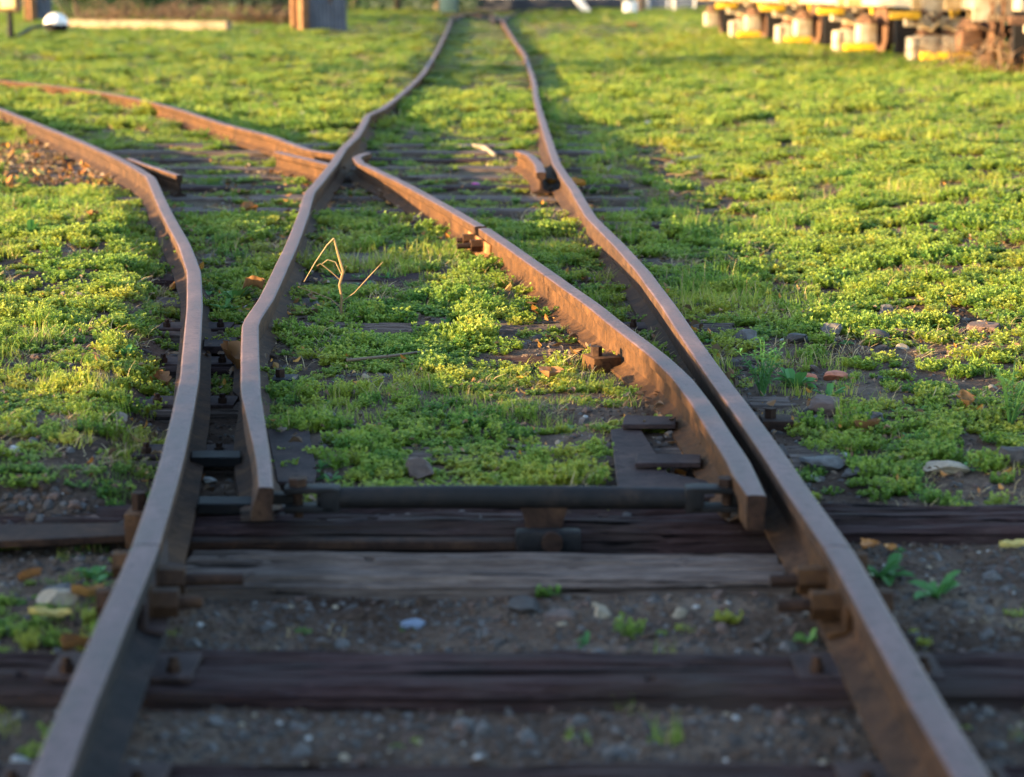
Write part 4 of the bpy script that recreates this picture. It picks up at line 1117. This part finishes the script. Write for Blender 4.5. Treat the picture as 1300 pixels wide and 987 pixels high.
# ------------------------------------------------------------------ vegetation beyond
def leaf_cloud(mb, blobs, n, size, rnd, zmin=.02):
    for _ in range(n):
        c_, r = rnd.choice(blobs)
        while True:
            d = Vector((rnd.uniform(-1, 1), rnd.uniform(-1, 1), rnd.uniform(-1, 1)))
            if .2 < d.length < 1: break
        p = c_ + Vector((d.x * r.x, d.y * r.y, d.z * r.z))
        if p.z < zmin: continue
        a = Vector((rnd.uniform(-1, 1), rnd.uniform(-1, 1), rnd.uniform(-1, 1))).normalized(); b_ = a.orthogonal().normalized(); s_ = size * rnd.uniform(.6, 1.3)
        mb.face([p - a * s_, p + b_ * s_ * .5, p + a * s_, p - b_ * s_ * .5])
def tree(x, y, h, r, cb, n, size, label, seed, name='leafy_tree', cat='tree', trunk=.16, group=None, nb=16, lm='treeleaf', low=False):
    rnd = random.Random(seed); z0 = -.12
    e = empty(name, (x, y, z0), label, cat, group)
    mb = MB(); top = h * .85; pts = [Vector((rnd.uniform(-.1, .1) * k, rnd.uniform(-.1, .1) * k, top * k / 5)) for k in range(6)]
    pts[0].z = -.1
    mb.tube(pts, [trunk * (1.3 if k == 0 else 1 - .16 * k) for k in range(6)], 9)
    blobs = []
    for k in range(nb):
        a = rnd.uniform(0, 6.28); t = rnd.uniform(0, 1); zz = cb + (h - cb) * t; rr = r * math.sin(math.pi * (.18 + .74 * t)) * rnd.uniform(.35, 1)
        c_ = Vector((math.cos(a) * rr, math.sin(a) * rr, zz)); s0 = pts[max(1, min(4, int(5 * zz / top * .7)))]
        mb.tube([s0, s0.lerp(c_, .55) + Vector((0, 0, .1 * r)), c_], [trunk * .35, trunk * .22, trunk * .06], 5)
        q = r * rnd.uniform(.28, .5); blobs.append((c_, Vector((q, q, q * .8))))
    mb.build('trunk', M['bark'], e)
    mb = MB(); leaf_cloud(mb, blobs, n, size, rnd); mb.build('crown', M[lm], e, None, False)
    return e
def bush(x, y, h, r, n, size, label, seed, lm='treeleaf', name='bush', stems=7, group=None):
    rnd = random.Random(seed); e = empty(name, (x, y, -.12), label, 'bush', group); mb = MB(); blobs = []
    for k in range(stems * 2):
        a = rnd.uniform(0, 6.28); rr = r * math.sqrt(rnd.random()) * .8; zz = h * rnd.uniform(.2, .85) * (1 - .35 * rr / r)
        c_ = Vector((math.cos(a) * rr, math.sin(a) * rr, zz)); mb.tube([(c_.x * .2, c_.y * .2, -.05), (c_.x * .6, c_.y * .6, zz * .6), c_], [.05, .035, .01], 5)
        q = r * rnd.uniform(.25, .42); blobs.append((c_, Vector((q, q, min(q, h * .32)))))
    mb.build('stems', M['bark'], e); mb = MB(); leaf_cloud(mb, blobs, n, size, rnd); mb.build('foliage', M[lm], e, None, False)
def gp(u, v): return onground(u, v)
# dark screen at the top left and centre
for k, (u, v, h, r, lab) in enumerate(((100, 27, 3.2, 2.2, 'dark green bush just behind the pale timber, nearest the lantern'), (165, 25, 3.6, 2.4, 'dark green bush behind the middle of the pale timber'), (232, 24, 3.4, 2.4, 'dark green bush behind the right half of the pale timber'), (300, 23, 3.8, 2.6, 'dark green bush beyond the right end of the pale timber'), (350, 24, 3.0, 2.0, 'dark green bush touching the left side of the corrugated hut'))):
    q = gp(u, v); bush(q.x, q.y, h, r, 2600, .09, lab, 60 + k, group='bushes behind the timber')
for k, (u, v, lab) in enumerate(((450, 16, 'tall dark tree right of the corrugated hut'), (505, 15, 'tall dark tree above the far end of the left rail'), (556, 14, 'tall dark tree straight behind the second points'), (20, 20, 'tall dark tree at the far left corner'), (640, 11, 'tall dark tree left of the pale building'))):
    q = gp(u, v); tree(q.x, q.y, 9, 4, .4, 3200, .16, lab, 80 + k, group='trees across the top of the yard')
# brambles: arching brown stems
def bramble(u, v, w, h, n, label, seed):
    q = gp(u, v); e = empty('bramble_patch', q, label, 'bramble'); rnd = random.Random(seed); mb = MB()
    for k in range(n):
        x = rnd.uniform(-w, w); d = rnd.choice((-1, 1)) * rnd.uniform(.3, 1.1); y = rnd.uniform(-.4, .4); hh = h * rnd.uniform(.4, 1)
        mb.tube([(x, y, -.03), (x + d * .3, y, hh * .8), (x + d * .65, y + .1, hh), (x + d, y, hh * .6), (x + d * 1.25, y, hh * .1)], [.012, .011, .009, .006, .003], 4)
    mb.build('canes', M['deadveg'], e)
    vs = []; fs = []; mi = []
    for k in range(n * 8): leafstrip(vs, fs, Vector((rnd.uniform(-w, w), rnd.uniform(-.4, .3), rnd.uniform(.02, h * .5))), rnd.uniform(0, 6.28), .09, .045, rnd.uniform(0, 1), .3, 0, mi)
    me = bpy.data.meshes.new('dead_leaves'); me.from_pydata(vs, [], fs); me.materials.append(M['brownleaf']); o = bpy.data.objects.new('dead_leaves', me); COL.objects.link(o); o.parent = e
bramble(190, 30, 1.4, .8, 60, 'arching brown bramble canes behind the middle of the timber', 1)
bramble(330, 34, .9, .7, 80, 'dense brown bramble tangle between timber and corrugated hut', 2)
bramble(250, 29, .8, .7, 40, 'sparse brown bramble canes behind the right end of the timber', 3)
bramble(128, 31, .5, .5, 18, 'few thin dry canes just right of the white lever weight', 4)

bramble(1255, 92, .55, .75, 16, 'tall dry weeds in front of the rusty wagon wheels at the right edge', 5)
bramble(1290, 96, .35, .6, 14, 'dry brown weeds at the extreme right edge below the chains', 6)
# far building, trunk, drum, parked things
a, b_ = gp(690, 14), gp(900, 14)
e = empty('station_building', ((a.x + b_.x) / 2 + 4, max(a.y, b_.y) + 4, -.1), 'long pale plastered building with dark plinth far behind the track', 'building')
Wd = 22
mb = MB(); mb.box((0, 0, 2.2), (Wd, 6, 3.2), None, 0, .01); wl = mb.build('wall', M['plaster'], e)
mb = MB(); mb.box((0, 0, .3), (Wd + .1, 6.1, .62), None, 0, .01); mb.build('plinth', M['plinth'], e)
mb = MB(); r_ = [(-Wd/2 - .4, -3.4, 3.82), (Wd/2 + .4, -3.4, 3.82), (Wd/2 + .4, 3.4, 3.82), (-Wd/2 - .4, 3.4, 3.82)]; t_ = [(-Wd/2 + 2, 0, 5.4), (Wd/2 - 2, 0, 5.4)]
mb.face([r_[0], r_[1], t_[1], t_[0]]); mb.face([r_[2], r_[3], t_[0], t_[1]]); mb.face([r_[1], r_[2], t_[1]]); mb.face([r_[3], r_[0], t_[0]]); mb.face(r_[::-1]); mb.build('roof', M['roof'], e)
for k in range(6):
    mb = MB(); mb.box((-9 + 3.6 * k, -3.02, 2.3), (1.1, .12, 1.5), None, 0, .01); f_ = mb.build('window', M['white'], e)
    mb = MB(); mb.box((-9 + 3.6 * k, -3.09, 2.3), (.9, .02, 1.3), None, 0, .002); mb.build('pane', M['navy'], f_)
q = gp(812, 17); tree(q.x, q.y, 8, 3.2, 3.2, 2600, .14, 'brown trunked tree in front of the pale building, top right of centre', 91, trunk=.22)
q = gp(800, 18); e = empty('white_drum', q, 'small yellowish white drum at the foot of the brown tree trunk', 'drum')
mb = MB(); mb.tube([(0, 0, 0), (0, 0, .55)], .30, 20); mb.build('drum_shell', M['white'], e)
mb = MB()
for zz in (.02, .2, .38, .53): mb.tube([(0, 0, zz), (0, 0, zz + .025)], .315, 20)
mb.build('hoops', M['white'], e)
q = gp(570, 17); e = empty('relay_cabinet', q, 'small teal trackside cabinet beyond the second points', 'cabinet')
mb = MB(); mb.box((0, 0, .42), (.85, .5, .75), None, 0, .02); mb.build('case', M['teal'], e)
mb = MB(); mb.box((0, 0, .02), (.7, .4, .10), None, 0, .01); mb.build('base', M['plinth'], e)
mb = MB(); mb.box((0, -.26, .42), (.70, .02, .62), None, 0, .005); dd = mb.build('door', M['teal'], e)
mb = MB(); mb.box((.25, -.28, .44), (.03, .03, .12), None, 0, .005); mb.build('handle', M['plinth'], dd)
q = gp(745, 15); e = empty('leaning_board', q, 'white board leaning on the dark base of the pale building', 'board'); e.rotation_euler = (R(-8), R(-38), 0)
mb = MB(); mb.box((0, 0, .45), (.34, .05, 1.1), None, 0, .01); mb.build('board_face', M['white'], e)
mb = MB(); mb.box((0, .05, .45), (.06, .05, 1.0), None, 0, .01); mb.build('batten', M['baulk'], e)
for k, (u, lab) in enumerate(((835, 'left of two low pale bluish crates by the far building'), (868, 'right of two low pale bluish crates by the far building'))):
    q = gp(u, 13); e = empty('crate', q, lab, 'crate', 'pale crates by the far building')
    for z in range(3):
        mb = MB(); mb.box((0, 0, .12 + z * .22), (1.1, .8, .16), None, 0, .01); mb.build('slat', M['stoneblue'], e)
    for sx_ in (-.48, .48):
        mb = MB(); mb.box((sx_, 0, .33), (.08, .86, .66), None, 0, .01); mb.build('corner_board', M['white'], e)
# unseen tree and bushes added on the left to throw the shade
tree(-13.5, 28.5, 5.6, 2.4, 2.5, 4200, .10, 'round tree on a clear trunk, added unseen left of the frame to cast shade', 21, trunk=.14)
bush(-7.6, 1.2, 2.6, 1.7, 9000, .07, 'dense shade-casting bush added out of view left of the photographer, nearest the front sleeper', 22, stems=14)
bush(-7.4, 3.3, 2.2, 1.35, 9000, .07, 'dense shade-casting bush added out of view left of the photographer, in line with the point rods', 23, stems=14)

# ------------------------------------------------------------------ camera, light, sky
cam = bpy.data.cameras.new('camera'); co = bpy.data.objects.new('camera', cam); COL.objects.link(co)
co.location = (0, 0, CAMH); co.rotation_euler = (math.pi / 2 - PITCH, 0, 0)
cam.sensor_width = 36; cam.lens = 36 * F / 1300; cam.clip_start = .05; cam.clip_end = 3000
cam.dof.use_dof = True; cam.dof.focus_distance = 8.0; cam.dof.aperture_fstop = 72 / 1000 / .031; cam.dof.aperture_blades = 7
S.camera = co
EL, AZX, AZY = R(9.5), -1.0, -.30          # sun stands to the left, low, a little behind
sun = bpy.data.lights.new('sun', 'SUN'); so = bpy.data.objects.new('sun', sun); COL.objects.link(so)
h = Vector((AZX, AZY)).normalized()
d = Vector((h.x * math.cos(EL), h.y * math.cos(EL), math.sin(EL)))
so.rotation_euler = d.to_track_quat('Z', 'Y').to_euler(); so.location = d * 30
sun.energy = 5.0; sun.angle = R(.8); sun.color = (1.0, .72, .36)
w = bpy.data.worlds.new('World'); S.world = w; w.use_nodes = True
nt = w.node_tree; bg = nt.nodes['Background']; sky = nt.nodes.new('ShaderNodeTexSky'); sky.sky_type = 'NISHITA'
sky.sun_disc = False; sky.ozone_density = 1.8; sky.dust_density = .7; sky.sun_elevation = EL; sky.sun_rotation = math.atan2(h.x, h.y)
nt.links.new(sky.outputs[0], bg.inputs[0]); bg.inputs[1].default_value = .15
S.view_settings.view_transform = 'Standard'; S.view_settings.look = 'None'; S.view_settings.exposure = 2.85; S.view_settings.gamma = 1
S.view_settings.use_curve_mapping = False
S.cycles.max_bounces = 6; S.cycles.transparent_max_bounces = 4; S.cycles.use_denoising = True
